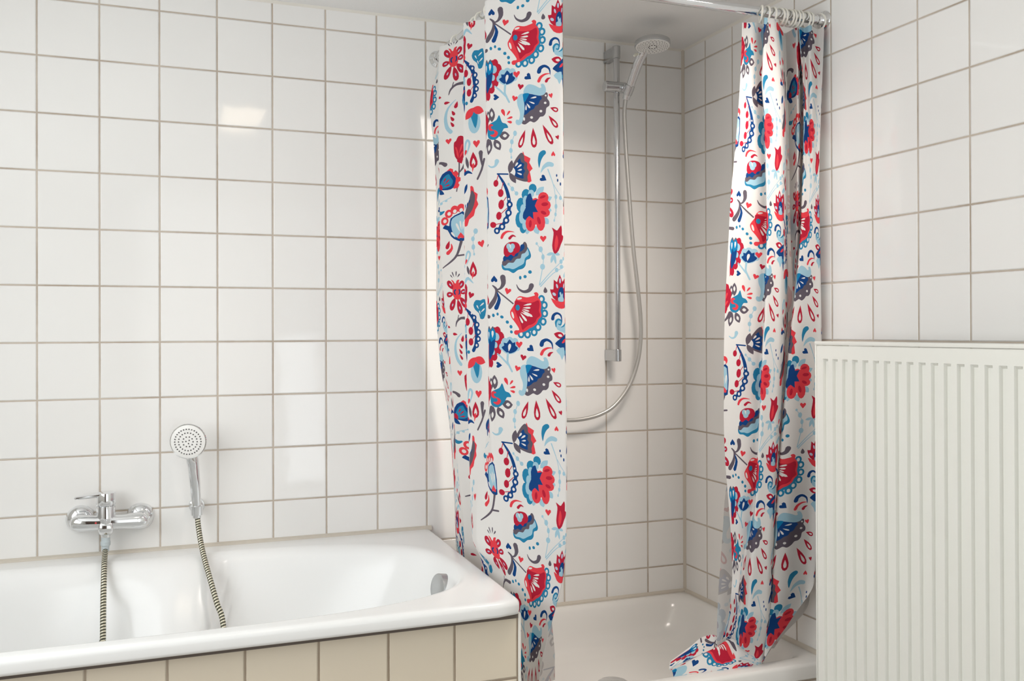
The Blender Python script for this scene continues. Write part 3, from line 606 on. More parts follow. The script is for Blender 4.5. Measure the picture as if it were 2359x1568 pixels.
# ------------------------------------------------------------------ shower curtains
# the print: one repeat of the floral design in cloth coordinates (0.1 mm): ink letter, then u v pairs, in printing order
REPEAT_U, REPEAT_V = 0.4, 0.65
PRINT = """
g 1644 17657 1665 17639 1673 17607 1675 17576 1671 17554 1661 17534 1659 17511 1674 17485 1696 17457 1712 17428 1718 17395 1717 17361 1709 17333 1687 17315 1657 17303 1634 17282 1625 17246 1622 17201 1614 17163 1597 17134 1575 17112 1551 17096 1525 17092 1496 17094 1470 17090 1448 17071 1429 17044 1406 17020 1377 16999 1344 16980 1311 16971 1278 16980 1245 16998 1216 17009 1193 17005 1173 16993 1152 16980 1127 16966 1099 16951 1072 16944 1043 16948 1013 16960 992 16978 982 17001 981 17030 986 17063 999 17101 1019 17143 1044 17190 1075 17242 1111 17298 1153 17354 1202 17410 1256 17465 1313 17513 1376 17551 1442 17583 1503 17609 1558 17633 1607 17653
n 1091 17682 1144 17684 1213 17666 1282 17647 1350 17632 1419 17616 1471 17598 1502 17574 1517 17549 1521 17526 1512 17510 1491 17496 1471 17479 1456 17450 1441 17417 1423 17391 1400 17379 1374 17373 1350 17363 1335 17342 1323 17316 1306 17295 1279 17283 1247 17276 1217 17266 1193 17248 1172 17227 1146 17209 1111 17188 1071 17171 1044 17178 1039 17224 1046 17295 1051 17364 1046 17425 1039 17485 1039 17541 1046 17597 1061 17649
p 1043 17693 1038 17730 1052 17780 1075 17824 1103 17857 1139 17884 1181 17897 1231 17891 1288 17872 1339 17850 1384 17826 1424 17800 1456 17782 1481 17778 1500 17783 1510 17794 1506 17813 1494 17837 1491 17857 1506 17869 1529 17876 1551 17873 1570 17859 1589 17835 1604 17807 1617 17772 1627 17733 1629 17697 1621 17665 1605 17637 1581 17615 1551 17602 1513 17595 1471 17595 1426 17602 1378 17616 1329 17630 1282 17646 1234 17664 1186 17678 1132 17681 1078 17680
p 1043 17687 1013 17694 969 17690 930 17676 903 17650 882 17615 869 17574 866 17525 871 17469 881 17417 897 17370 917 17325 932 17283 940 17243 943 17206 941 17170 936 17133 926 17097 912 17073 893 17071 870 17080 851 17082 837 17070 826 17050 822 17029 827 17007 838 16983 854 16964 873 16952 895 16944 918 16944 943 16951 969 16965 992 16990 1010 17029 1025 17078 1038 17132 1049 17188 1058 17248 1064 17305 1065 17355 1063 17403 1058 17451 1048 17503 1034 17556 1026 17601 1033 17638 1045 17668
m 1033 17685 1081 17694 1145 17691 1186 17678 1187 17653 1166 17619 1141 17583 1115 17540 1086 17495 1061 17475 1046 17496 1036 17542 1030 17586 1023 17624 1019 17661
w 1644 17579 1637 17564 1619 17559 1601 17568 1594 17585 1601 17600 1619 17605 1637 17597
w 1640 17406 1630 17387 1606 17381 1581 17392 1571 17413 1582 17433 1606 17439 1630 17428
w 1530 17220 1519 17199 1492 17192 1465 17204 1454 17228 1465 17249 1492 17256 1519 17244
w 1286 17093 1275 17071 1248 17065 1221 17077 1210 17100 1221 17122 1248 17129 1275 17117
w 1076 17075 1068 17045 1050 17034 1032 17048 1025 17080 1032 17111 1050 17122 1068 17107
w 1218 17558 1244 17554 1305 17547 1364 17553 1384 17574 1355 17590 1297 17585 1241 17566
w 1179 17486 1200 17471 1249 17437 1303 17413 1332 17418 1316 17443 1262 17467 1204 17481
w 1122 17451 1128 17429 1146 17376 1177 17331 1209 17321 1215 17350 1185 17396 1141 17435
w 1106 17423 1099 17403 1084 17354 1083 17303 1102 17280 1122 17298 1123 17349 1112 17401
c 1078 16821 1064 16802 1023 16751 967 16675 915 16587 886 16500 888 16432 919 16396 965 16402 1011 16452 1046 16536 1066 16637 1073 16731 1076 16797
w 1014 16651 1002 16634 969 16591 936 16535 925 16483 941 16455 971 16465 996 16511 1009 16575 1013 16630
c 1282 16852 1276 16828 1256 16761 1231 16665 1217 16558 1226 16460 1261 16392 1310 16367 1357 16389 1384 16455 1382 16552 1355 16661 1319 16759 1291 16827
w 1293 16659 1288 16638 1272 16582 1264 16514 1277 16458 1306 16436 1334 16456 1340 16511 1323 16581 1302 16637
c 1532 16904 1538 16877 1554 16801 1581 16693 1621 16577 1675 16479 1734 16420 1785 16410 1811 16449 1800 16526 1752 16626 1680 16730 1605 16820 1551 16882
w 1634 16705 1639 16681 1654 16619 1680 16545 1717 16491 1750 16478 1762 16508 1740 16567 1694 16634 1651 16685
c 1689 17103 1696 17085 1713 17033 1740 16960 1778 16883 1827 16823 1877 16791 1919 16794 1938 16827 1925 16882 1882 16945 1818 17006 1753 17057 1706 17091
w 1781 16980 1786 16964 1801 16922 1826 16873 1858 16841 1886 16839 1894 16863 1873 16902 1833 16941 1795 16969
c 1731 17284 1739 17275 1762 17247 1796 17210 1837 17177 1880 17161 1917 17168 1939 17193 1941 17228 1920 17259 1879 17280 1828 17288 1778 17287 1743 17284
w 1810 17249 1818 17241 1837 17219 1863 17199 1890 17194 1906 17208 1904 17229 1883 17246 1850 17251 1821 17250
c 1907 16591 1917 16618 1944 16615 1957 16586 1950 16551 1939 16507 1899 16538 1870 16564 1860 16595 1880 16608
k 1801 16154 1779 16130 1751 16142 1750 16177 1772 16210 1802 16250 1831 16205 1853 16168 1851 16134 1823 16127
k 1744 17597 1759 17625 1788 17620 1800 17586 1788 17548 1771 17502 1730 17540 1699 17572 1692 17606 1716 17619
n 270 17681 237 17714 249 17751 295 17749 340 17714 396 17668 340 17633 294 17607 249 17615 237 17654
k 815 17629 853 17645 888 17622 880 17585 839 17559 784 17529 756 17588 737 17635 751 17670 793 17666
c 970 17896 1008 17916 1047 17895 1042 17855 1002 17825 949 17788 915 17848 891 17896 901 17934 944 17933
g 185 17080 235 17135 263 17192 272 17250 261 17310 232 17371 180 17435 129 17380 102 17323 93 17265 104 17205 133 17144
w 183 17201 211 17236 220 17272 210 17310 181 17350 153 17315 145 17278 154 17240
g 86 17075 122 17122 141 17169 146 17217 137 17267 114 17317 74 17368 38 17321 19 17274 13 17225 23 17176 46 17126
w 82 17175 102 17204 107 17234 99 17266 77 17298 57 17268 51 17238 59 17207
g 375 16728 427 16665 478 16630 527 16617 573 16628 619 16660 662 16720 610 16783 560 16818 511 16831 464 16821 419 16788
w 473 16725 506 16690 536 16679 566 16689 593 16722 561 16757 530 16768 501 16758
g 250 16659 223 16593 219 16536 234 16486 269 16443 323 16408 400 16382 427 16448 431 16505 415 16555 381 16597 327 16632
w 301 16565 288 16525 294 16492 319 16467 364 16449 377 16489 371 16521 346 16547
g 138 16669 74 16618 32 16562 9 16501 5 16435 20 16364 57 16288 121 16339 162 16396 185 16457 189 16522 174 16593
w 110 16539 74 16507 56 16469 57 16427 76 16380 113 16413 130 16450 130 16493
t 86 17015 120 17043 163 17062 205 17079 242 17094 278 17108 311 17128 338 17168 362 17215 383 17236 403 17211 420 17161 435 17116 447 17087 457 17064 474 17044 504 17031 541 17022 572 17006 599 16975 620 16937 624 16909 597 16902 552 16904 513 16899 492 16877 477 16848 460 16818 439 16788 416 16756 388 16727 354 16698 316 16671 276 16654 234 16648 190 16652 151 16661 117 16676 87 16696 65 16726 51 16768 45 16819 45 16870 51 16922 64 16973
k 219 17015 193 17027 152 17039 100 17033 78 16990 75 16945 89 16898 136 16873 176 16870 201 16871 214 16873 221 16882 218 16893 207 16900 186 16913 161 16928 161 16935 159 16945 158 16971 157 16978 159 16983 191 16987 217 16991
k 147 16751 171 16736 210 16718 258 16711 301 16732 332 16764 349 16810 318 16853 281 16875 255 16886 243 16891 231 16887 227 16876 233 16866 246 16843 262 16817 257 16813 254 16811 240 16795 228 16786 214 16779 182 16780 155 16780 142 16779 135 16770 137 16759
k 540 17189 540 17199 542 17228 543 17269 537 17312 519 17348 492 17370 463 17372 441 17356 436 17327 449 17289 477 17251 509 17219 532 17197
k 586 17199 592 17203 611 17214 637 17231 662 17253 679 17276 684 17297 675 17312 658 17315 638 17305 619 17283 604 17255 594 17226 588 17206
k 585 17125 594 17124 619 17121 654 17118 692 17119 723 17126 742 17140 744 17157 731 17171 706 17176 674 17171 640 17157 612 17141 592 17129
k 592 17063 598 17058 614 17044 639 17025 667 17009 694 17002 716 17008 726 17024 724 17044 708 17060 681 17070 650 17071 620 17067 599 17064
p 797 16761 709 16562 682 16357 691 16170 707 16169 698 16355 725 16557 812 16754
p 856 16753 844 16711 813 16690 779 16701 756 16739 756 16785 779 16818 814 16823 844 16797
p 765 16555 754 16515 725 16495 692 16505 671 16541 671 16585 693 16618 725 16622 754 16598
p 735 16349 725 16308 698 16288 667 16298 647 16334 647 16378 668 16411 698 16416 725 16391
p 722 16182 716 16160 703 16149 688 16154 678 16174 678 16198 688 16216 703 16219 717 16205
p 48 16032 70 16013 104 15986 145 15966 190 15963 237 15971 279 15992 317 16028 346 16071 367 16100 362 16143 325 16173 278 16172 247 16141 247 16107 243 16063 235 16031 213 16017 181 16009 152 16007 122 16016 89 16036 64 16050
k 1006 16306 1020 16292 1047 16209 1131 16167 1206 16124 1195 16078 1174 16024 1221 15946 1263 15872 1227 15843 1186 15804 1212 15684 1230 15574 1167 15545 1083 15578 1007 15686 956 15850 970 16102
g 715 15942 740 16017 783 16090 828 16153 874 16209 923 16255 964 16277 995 16267 1020 16233 1037 16195 1043 16157 1041 16114 1047 16078 1070 16054 1101 16037 1123 16013 1125 15977 1118 15936 1116 15897 1132 15866 1153 15837 1164 15806 1155 15770 1136 15731 1122 15692 1125 15648 1132 15604 1122 15575 1079 15571 1019 15582 955 15601 888 15625 817 15656 762 15703 730 15773 713 15859
n 763 15923 797 15992 844 16049 888 16111 925 16146 940 16110 957 16055 1006 16031 1046 16005 1033 15956 1014 15905 1041 15864 1065 15828 1042 15795 1014 15758 1019 15702 1020 15655 980 15653 923 15671 855 15689 795 15730 766 15822
w 805 15823 793 15768 761 15730 717 15718 673 15736 641 15779 630 15836 642 15891 674 15930 718 15941 761 15923 793 15880
g 639 15800 692 15842 727 15890 747 15941 752 15996 743 16054 715 16118 662 16076 628 16029 607 15978 602 15922 612 15864
g 640 15820 634 15759 643 15704 666 15656 702 15615 750 15580 813 15552 819 15614 810 15668 787 15716 752 15758 703 15793
w 795 15956 813 15965 853 15990 880 16024 872 16051 841 16050 814 16017 800 15975
w 844 15917 867 15923 921 15938 965 15965 970 15995 938 16001 893 15974 858 15935
w 860 15857 879 15854 924 15847 967 15853 980 15874 958 15890 915 15884 876 15866
w 843 15806 860 15791 902 15759 949 15738 976 15747 964 15772 918 15793 865 15803
t 1438 15879 1451 15922 1464 15983 1481 16038 1502 16084 1528 16125 1551 16152 1561 16165 1575 16174 1589 16184 1616 16218 1607 16263 1568 16291 1520 16287 1501 16279 1467 16260 1432 16225 1416 16173 1405 16116 1400 16056 1406 15990 1417 15925 1429 15880
p 1479 15758 1508 15788 1546 15830 1585 15861 1619 15878 1657 15889 1684 15891 1701 15892 1725 15886 1748 15881 1791 15882 1817 15912 1812 15952 1778 15979 1754 15989 1711 16003 1655 16006 1605 15984 1561 15953 1522 15914 1496 15860 1478 15804 1470 15762
n 1503 15640 1490 15686 1525 15714 1569 15691 1593 15638 1621 15569 1544 15563 1483 15561 1442 15589 1454 15631
n 1905 15666 1900 15642 1887 15632 1873 15643 1868 15668 1874 15692 1887 15701 1900 15690
n 1930 15549 1924 15521 1911 15510 1898 15523 1892 15551 1898 15579 1911 15590 1924 15578
n 2010 15457 2003 15427 1988 15415 1973 15429 1966 15460 1973 15490 1988 15502 2003 15488
p 1645 15824 1676 15750 1717 15648 1753 15558 1773 15503 1787 15460 1800 15412 1814 15356 1826 15293 1837 15209 1847 15074 1856 14917 1862 14804 1874 14804 1869 14917 1861 15074 1852 15209 1841 15294 1829 15358 1816 15414 1803 15463 1790 15506 1771 15563 1739 15653 1701 15757 1674 15832 1666 15840 1654 15842 1646 15835
c 371 18500 360 18451 330 18417 289 18409 248 18427 217 18468 207 18520 218 18569 248 18602 289 18611 330 18592 360 18552
c 466 18355 451 18295 410 18254 354 18244 298 18267 257 18318 242 18382 258 18442 299 18483 355 18493 410 18470 451 18419
c 380 18226 367 18174 330 18139 281 18131 232 18151 196 18194 183 18249 196 18301 232 18336 282 18344 331 18324 367 18281
c 379 18025 366 17967 330 17928 280 17917 231 17938 195 17986 182 18047 195 18105 232 18144 281 18154 330 18133 366 18085
c 274 17873 261 17821 227 17786 181 17776 135 17796 101 17839 89 17894 101 17946 135 17981 182 17990 228 17971 261 17928
c 154 17723 144 17664 118 17624 81 17611 45 17631 18 17678 8 17738 18 17797 45 17838 82 17850 118 17830 145 17783
c 151 18586 224 18592 282 18510 311 18370 314 18210 291 18087 248 17980 184 17898 115 17816 50 17656 1 17590 -14 17849 3 18186 69 18428
p 335 18350 323 18301 291 18268 249 18259 206 18278 174 18318 163 18370 175 18419 206 18453 249 18461 292 18442 323 18402
p 281 18154 273 18117 251 18091 222 18084 192 18098 170 18128 162 18168 171 18206 192 18232 222 18238 252 18225 273 18194
p 208 17985 201 17950 181 17926 155 17919 129 17931 109 17960 102 17996 110 18031 129 18055 155 18062 182 18049 201 18021
g 150 18288 198 18338 226 18389 236 18443 228 18500 204 18559 157 18621 109 18572 81 18520 71 18466 78 18409 103 18350
g 30 18302 74 18351 98 18403 107 18456 101 18511 79 18569 38 18629 -5 18581 -30 18529 -39 18476 -32 18420 -10 18362
m 143 18170 198 18232 230 18297 242 18364 235 18435 208 18508 157 18585 102 18524 70 18459 57 18391 65 18320 92 18247
m 30 18153 74 18220 98 18289 107 18360 99 18433 75 18508 31 18585 -13 18519 -37 18450 -46 18378 -38 18305 -14 18230
w 143 18334 154 18359 177 18419 179 18482 151 18512 121 18491 117 18428 135 18361
w 24 18303 31 18330 46 18394 46 18459 24 18489 3 18464 2 18399 17 18331
n 50 18330 72 18297 103 18234 163 18276 216 18311 221 18250 209 18163 199 18090 182 18017 148 17943 109 17876 73 17813 42 17794 19 17875 9 18007 25 18187
p 1801 15456 1841 15382 1894 15291 1951 15219 2002 15154 2039 15087 2063 15037 2077 15042 2053 15093 2015 15161 1963 15227 1907 15298 1855 15388 1815 15462
p 1900 15159 1891 15122 1869 15104 1844 15112 1828 15144 1828 15183 1845 15212 1870 15218 1892 15196
p 1900 14934 1891 14894 1869 14874 1843 14883 1827 14917 1827 14960 1844 14993 1869 14999 1891 14976
p 1880 14748 1873 14716 1854 14699 1833 14706 1820 14734 1820 14769 1834 14796 1855 14801 1873 14782
p 1833 14607 1829 14585 1818 14574 1805 14578 1797 14597 1797 14621 1805 14638 1818 14642 1829 14629
p 2030 15128 2020 15095 1994 15079 1965 15087 1946 15115 1946 15151 1965 15177 1995 15181 2020 15162
p 1857 15162 1856 14937 1843 14751 1808 14589 1821 14586 1855 14749 1868 14936 1869 15161
n 316 15793 600 15770 614 15774 620 15786 614 15799 601 15805 316 15829 302 15825 296 15812 302 15799
n 721 15046 710 15006 679 14977 637 14969 594 14982 563 15014 552 15056 564 15097 595 15125 637 15134 679 15120 710 15088
n 695 14848 682 14804 649 14774 603 14764 558 14779 525 14813 512 14858 525 14901 558 14932 604 14941 649 14927 683 14893
n 626 14669 614 14627 582 14597 538 14588 494 14602 461 14635 450 14678 462 14720 494 14750 538 14759 582 14745 614 14712
n 515 14521 503 14479 470 14449 426 14440 382 14453 350 14486 338 14530 350 14572 382 14602 427 14611 471 14597 503 14565
n 370 14428 359 14387 327 14358 285 14349 242 14362 211 14393 199 14436 211 14477 242 14505 285 14515 328 14501 359 14470
n 316 15798 339 15758 374 15702 412 15639 444 15579 471 15523 496 15465 518 15407 536 15349 551 15293 563 15237 571 15182 575 15126 578 15069 576 15011 571 14955 562 14902 549 14851 532 14802 511 14755 488 14710 462 14667 433 14625 403 14586 373 14553 339 14525 301 14500 265 14479 239 14463 220 14435 229 14401 261 14383 298 14389 323 14406 359 14429 401 14459 441 14494 477 14532 512 14574 545 14619 575 14667 601 14716 624 14768 643 14823 658 14880 668 14940 674 15001 675 15064 673 15126 666 15186 655 15247 641 15307 623 15367 599 15428 571 15488 541 15548 508 15606 467 15666 421 15726 379 15779 349 15815 336 15824 321 15822 313 15811
w 639 15184 634 15167 619 15159 602 15163 591 15178 591 15196 602 15209 619 15211 634 15201
w 673 15049 664 15025 643 15013 619 15019 603 15040 603 15066 619 15085 643 15089 664 15074
w 645 14851 635 14823 611 14809 583 14816 565 14840 565 14870 583 14892 611 14896 636 14879
w 577 14671 568 14645 545 14632 518 14639 501 14661 502 14689 519 14710 545 14714 568 14698
w 465 14524 456 14497 433 14484 407 14491 390 14513 390 14541 407 14562 433 14566 456 14551
w 321 14430 313 14405 291 14393 267 14399 251 14420 251 14446 267 14466 291 14469 313 14455
c 282 15582 348 15776 329 15783 263 15589
c 341 15572 325 15532 295 15506 259 15501 226 15519 206 15555 204 15599 220 15639 250 15665 286 15670 318 15652 338 15616
c 409 15338 479 15590 460 15596 390 15343
c 477 15325 459 15280 425 15250 384 15245 347 15265 325 15305 322 15355 340 15401 374 15431 415 15436 452 15416 475 15375
c 417 15059 561 15236 545 15248 401 15070
c 486 15050 467 14994 431 14957 390 14948 354 14971 332 15019 331 15079 350 15135 386 15172 427 15181 464 15158 485 15110
c 349 14786 572 14960 558 14974 335 14800
c 417 14780 399 14732 366 14701 326 14694 291 14714 269 14755 267 14807 285 14854 318 14885 358 14892 393 14872 415 14831
c 182 14570 435 14602 431 14620 178 14588
c 268 14564 250 14529 214 14508 168 14506 126 14524 98 14556 92 14595 109 14629 146 14650 192 14652 234 14634 262 14602
p 609 15540 707 15425 820 15306 831 15315 719 15434 622 15549
p 645 15543 638 15520 621 15509 601 15515 588 15534 588 15559 601 15576 621 15579 638 15566
p 765 15420 753 15383 724 15365 692 15374 670 15406 670 15446 692 15476 725 15481 753 15459
p 877 15304 865 15271 834 15255 800 15263 777 15292 777 15329 800 15355 835 15359 865 15339
p 1337 15229 1405 15231 1459 15246 1501 15273 1531 15311 1549 15361 1552 15424 1483 15422 1429 15407 1387 15380 1357 15342 1340 15292
p 1525 15072 1582 15054 1632 15052 1674 15061 1710 15084 1739 15118 1760 15168 1704 15185 1655 15188 1612 15178 1576 15156 1547 15122
p 1556 14867 1587 14823 1618 14797 1650 14787 1683 14792 1716 14812 1750 14851 1719 14895 1688 14920 1656 14931 1623 14926 1590 14906
p 1524 14695 1512 14643 1517 14602 1533 14569 1564 14546 1606 14532 1665 14529 1676 14581 1672 14622 1655 14655 1625 14678 1582 14692
p 1302 14503 1276 14455 1269 14413 1277 14376 1301 14345 1339 14320 1397 14301 1422 14350 1430 14392 1422 14428 1398 14459 1360 14484
p 1112 14513 1069 14483 1043 14452 1033 14419 1038 14384 1057 14347 1095 14309 1138 14338 1163 14370 1173 14403 1168 14438 1149 14474
t 1362 15396 1348 15341 1310 15303 1258 15292 1205 15310 1167 15353 1153 15409 1167 15464 1206 15502 1258 15513 1311 15495 1349 15452
t 1203 15251 1187 15183 1142 15134 1082 15119 1021 15141 977 15195 961 15267 977 15336 1022 15384 1083 15399 1143 15377 1187 15322
t 1062 15012 1046 14922 1001 14858 940 14837 879 14865 834 14934 818 15026 835 15116 880 15180 941 15201 1002 15172 1046 15103
t 1000 14664 986 14569 947 14500 893 14476 840 14505 802 14578 788 14675 802 14771 842 14840 895 14863 948 14834 986 14762
t 1079 14456 1067 14395 1034 14352 989 14337 944 14356 912 14402 900 14464 912 14525 945 14569 990 14583 1035 14564 1068 14518
t 1335 14851 1309 14663 1239 14528 1143 14482 1048 14537 978 14680 953 14872 979 15061 1050 15196 1146 15240 1241 15184 1310 15041
p 1299 15275 1288 15229 1257 15197 1216 15187 1175 15202 1144 15238 1133 15285 1145 15331 1175 15363 1216 15373 1258 15358 1288 15322
p 1146 15109 1135 15046 1107 15000 1068 14985 1030 15005 1002 15053 992 15118 1003 15182 1031 15227 1069 15242 1108 15223 1135 15174
p 1075 14900 1064 14833 1036 14786 997 14770 959 14790 931 14841 921 14909 931 14976 960 15023 998 15039 1037 15019 1065 14968
p 1029 14715 1019 14643 993 14591 958 14573 923 14594 897 14649 888 14723 898 14796 924 14848 959 14866 994 14844 1020 14789
p 1099 14537 1090 14476 1067 14432 1034 14417 1003 14435 979 14481 971 14543 980 14604 1003 14648 1035 14663 1067 14644 1090 14598
k 1673 15156 1654 15090 1604 15045 1535 15031 1465 15053 1415 15105 1396 15173 1415 15238 1466 15284 1536 15297 1605 15275 1655 15223
k 1729 14973 1711 14914 1663 14872 1597 14859 1531 14879 1483 14927 1465 14988 1483 15048 1532 15090 1598 15102 1663 15082 1711 15035
k 1706 14795 1688 14744 1640 14709 1574 14698 1508 14716 1460 14757 1443 14810 1460 14861 1509 14897 1575 14907 1641 14889 1689 14848
k 1580 14577 1564 14473 1520 14399 1460 14374 1400 14405 1356 14483 1341 14589 1357 14692 1401 14767 1461 14791 1521 14760 1564 14682
k 1325 14560 1307 14465 1258 14397 1191 14375 1124 14404 1075 14476 1057 14574 1076 14669 1125 14737 1192 14759 1259 14730 1307 14657
k 1550 14839 1520 14681 1439 14568 1328 14531 1217 14580 1136 14701 1106 14863 1137 15022 1219 15135 1330 15171 1440 15121 1521 15000
c 1596 15204 1588 15182 1552 15160 1503 15147 1458 15147 1436 15161 1445 15183 1480 15205 1530 15219 1574 15218
c 1660 15008 1645 14980 1601 14962 1545 14961 1498 14977 1478 15004 1493 15031 1537 15049 1593 15050 1640 15034
c 1608 14770 1583 14756 1541 14760 1497 14781 1468 14812 1466 14839 1490 14854 1533 14849 1577 14828 1605 14798
c 1456 14634 1464 14577 1452 14539 1426 14534 1395 14564 1371 14617 1363 14674 1375 14712 1401 14717 1432 14687
c 1223 14554 1210 14500 1188 14469 1164 14472 1149 14508 1147 14564 1160 14617 1182 14648 1206 14645 1221 14609
n 1210 15280 1230 15199 1257 15117 1330 15127 1387 15138 1352 15072 1310 14983 1355 14897 1392 14830 1330 14832 1259 14832 1266 14741 1274 14662 1224 14700 1160 14749 1115 14714 1074 14672 1026 14676 991 14706 988 14768 1004 14840 1037 14894 1068 14953 1069 15040 1069 15128 1095 15202 1130 15256 1171 15286
k 758 14384 711 14399 642 14417 576 14425 519 14415 471 14394 429 14368 402 14331 387 14294 378 14269 380 14244 401 14227 428 14227 446 14245 456 14268 470 14296 488 14319 512 14343 545 14366 583 14381 640 14385 708 14379 757 14376
c 802 14267 781 14286 748 14310 703 14323 658 14305 623 14279 599 14261 589 14236 601 14211 629 14200 656 14211 674 14232 698 14258 715 14271 736 14274 770 14265 797 14260
k 1522 14226 1557 14256 1601 14243 1604 14199 1569 14157 1522 14106 1475 14161 1440 14206 1444 14250 1488 14259
p 1796 13839 1758 13854 1723 13859 1689 13856 1658 13846 1629 13828 1602 13800 1641 13785 1676 13780 1709 13783 1741 13793 1770 13812
p 1796 13839 1816 13810 1839 13790 1865 13778 1893 13773 1924 13776 1957 13787 1937 13816 1914 13836 1889 13848 1861 13853 1830 13851
p 1796 13839 1761 13806 1735 13770 1718 13731 1709 13690 1708 13646 1717 13600 1753 13633 1778 13669 1796 13707 1804 13749 1805 13792
p 1796 13839 1785 13792 1782 13746 1787 13701 1799 13657 1817 13614 1845 13572 1856 13619 1859 13665 1854 13710 1842 13754 1824 13797
c 1749 14444 1785 14425 1835 14391 1866 14372 1897 14373 1946 14436 1991 14487 2014 14449 2024 14382 2021 14317 2021 14261 2049 14244 2076 14230 2075 14192 2057 14145 2026 14096 1989 14039 1956 13963 1921 13892 1876 13842 1833 13818 1802 13836 1778 13880 1760 13943 1753 14020 1764 14105 1779 14192 1790 14267 1792 14335 1766 14402
k 1875 14265 1899 14212 1915 14128 1912 14058 1896 13991 1865 13920 1834 13884 1818 13935 1812 14017 1820 14091 1835 14160 1854 14230
p 1342 14076 1372 14034 1414 13974 1451 13912 1478 13857 1500 13800 1513 13739 1514 13678 1507 13613 1492 13524 1463 13383 1427 13219 1400 13101 1422 13097 1447 13214 1483 13379 1510 13521 1525 13610 1531 13677 1528 13740 1515 13803 1493 13862 1465 13919 1428 13981 1385 14041 1355 14083
p 1428 13081 1499 13158 1602 13268 1714 13380 1848 13497 1991 13616 2092 13700 2081 13711 1980 13628 1835 13509 1701 13393 1585 13282 1480 13174 1407 13099 1403 13089 1408 13080 1419 13077
p 1453 13048 1537 13132 1656 13249 1775 13349 1895 13417 2015 13470 2099 13506 2092 13519 2007 13484 1886 13432 1764 13363 1641 13263 1518 13148 1432 13066 1428 13057 1433 13048 1443 13044
p 1380 14078 1372 14056 1354 14045 1332 14050 1319 14069 1319 14093 1333 14110 1354 14114 1373 14101
p 1509 13937 1495 13891 1462 13867 1423 13877 1399 13916 1399 13966 1424 14003 1462 14010 1496 13984
p 1555 13753 1545 13708 1519 13685 1489 13695 1470 13732 1470 13779 1489 13815 1519 13822 1545 13798
p 1564 13521 1548 13475 1509 13451 1465 13461 1436 13500 1436 13549 1465 13586 1510 13594 1549 13568
p 2037 13629 2025 13593 1996 13574 1963 13582 1941 13613 1941 13652 1963 13682 1996 13687 2026 13667
p 2111 13696 2101 13667 2075 13652 2046 13658 2028 13683 2028 13714 2047 13738 2076 13742 2101 13725
p 1910 13432 1899 13397 1871 13380 1840 13387 1819 13416 1819 13454 1840 13482 1871 13487 1899 13468
p 2055 13505 2042 13473 2009 13456 1972 13463 1947 13491 1947 13526 1972 13553 2009 13558 2042 13539
t 413 13536 406 13571 409 13612 443 13659 528 13712 644 13770 756 13825 857 13876 955 13923 1030 13961 1068 13993 1085 14015 1103 14011 1137 13962 1173 13888 1195 13824 1197 13783 1185 13752 1166 13728 1136 13714 1099 13707 1070 13691 1060 13656 1058 13613 1051 13575 1033 13543 1010 13516 980 13495 939 13482 891 13475 845 13464 803 13437 763 13407 722 13391 679 13405 635 13433 592 13456 550 13463 510 13463 475 13469 447 13485 425 13507
p 453 13576 448 13598 451 13624 482 13658 555 13704 654 13759 756 13810 862 13856 971 13899 1052 13931 1088 13953 1096 13964 1103 13958 1122 13924 1139 13872 1141 13825 1115 13796 1073 13773 1039 13744 1025 13703 1018 13657 1000 13617 960 13589 908 13566 858 13545 812 13522 768 13501 725 13488 686 13490 649 13502 612 13512 573 13514 534 13515 501 13521 478 13535 461 13554
g 430 13594 418 13626 418 13669 450 13718 536 13773 654 13833 756 13884 824 13915 876 13938 917 13965 947 14008 965 14056 982 14095 1000 14119 1017 14133 1034 14136 1053 14126 1073 14104 1088 14076 1097 14040 1101 13998 1097 13958 1082 13924 1058 13892 1033 13867 1004 13857 974 13853 949 13841 937 13811 931 13772 917 13743 885 13735 844 13736 807 13729 780 13703 755 13668 726 13644 686 13641 640 13648 600 13648 568 13627 541 13599 515 13580 482 13574 450 13578
n 443 13742 448 13769 462 13798 496 13828 561 13858 646 13888 724 13914 787 13933 843 13947 885 13967 906 13998 912 14035 924 14062 951 14076 983 14082 1008 14076 1021 14054 1027 14022 1023 13991 1007 13964 980 13938 953 13917 925 13907 896 13902 872 13891 860 13864 852 13831 836 13804 805 13792 765 13787 730 13776 704 13748 682 13714 658 13693 629 13698 598 13716 567 13725 537 13713 507 13691 482 13681 463 13693 448 13716
c 463 13889 462 13933 466 13987 480 14036 509 14075 549 14110 595 14134 647 14146 705 14149 757 14145 800 14136 837 14121 866 14099 889 14069 905 14031 911 13995 906 13960 892 13925 872 13897 846 13881 815 13871 788 13859 769 13836 754 13810 736 13796 713 13808 687 13833 659 13846 626 13831 592 13804 561 13788 536 13791 514 13805 496 13822 481 13839 469 13859
p 666 14040 657 14005 633 13980 601 13972 568 13983 544 14009 536 14045 545 14080 569 14105 601 14113 634 14102 657 14076
p 769 14036 761 14001 737 13976 704 13968 672 13979 648 14005 640 14041 649 14076 673 14101 705 14109 737 14098 761 14071
p 730 13967 720 13926 691 13897 652 13887 613 13900 585 13931 575 13973 585 14014 614 14043 653 14052 692 14040 720 14008
w 659 13975 661 13994 664 14038 654 14080 632 14094 618 14074 628 14032 649 13992
t 1216 13406 1204 13378 1174 13364 1139 13370 1117 13394 1117 13424 1140 13446 1174 13450 1204 13435
t 1079 13299 1068 13273 1041 13260 1011 13266 992 13287 992 13315 1011 13336 1042 13340 1068 13326
t 941 13276 932 13247 911 13231 888 13237 872 13262 872 13294 888 13318 912 13323 933 13307
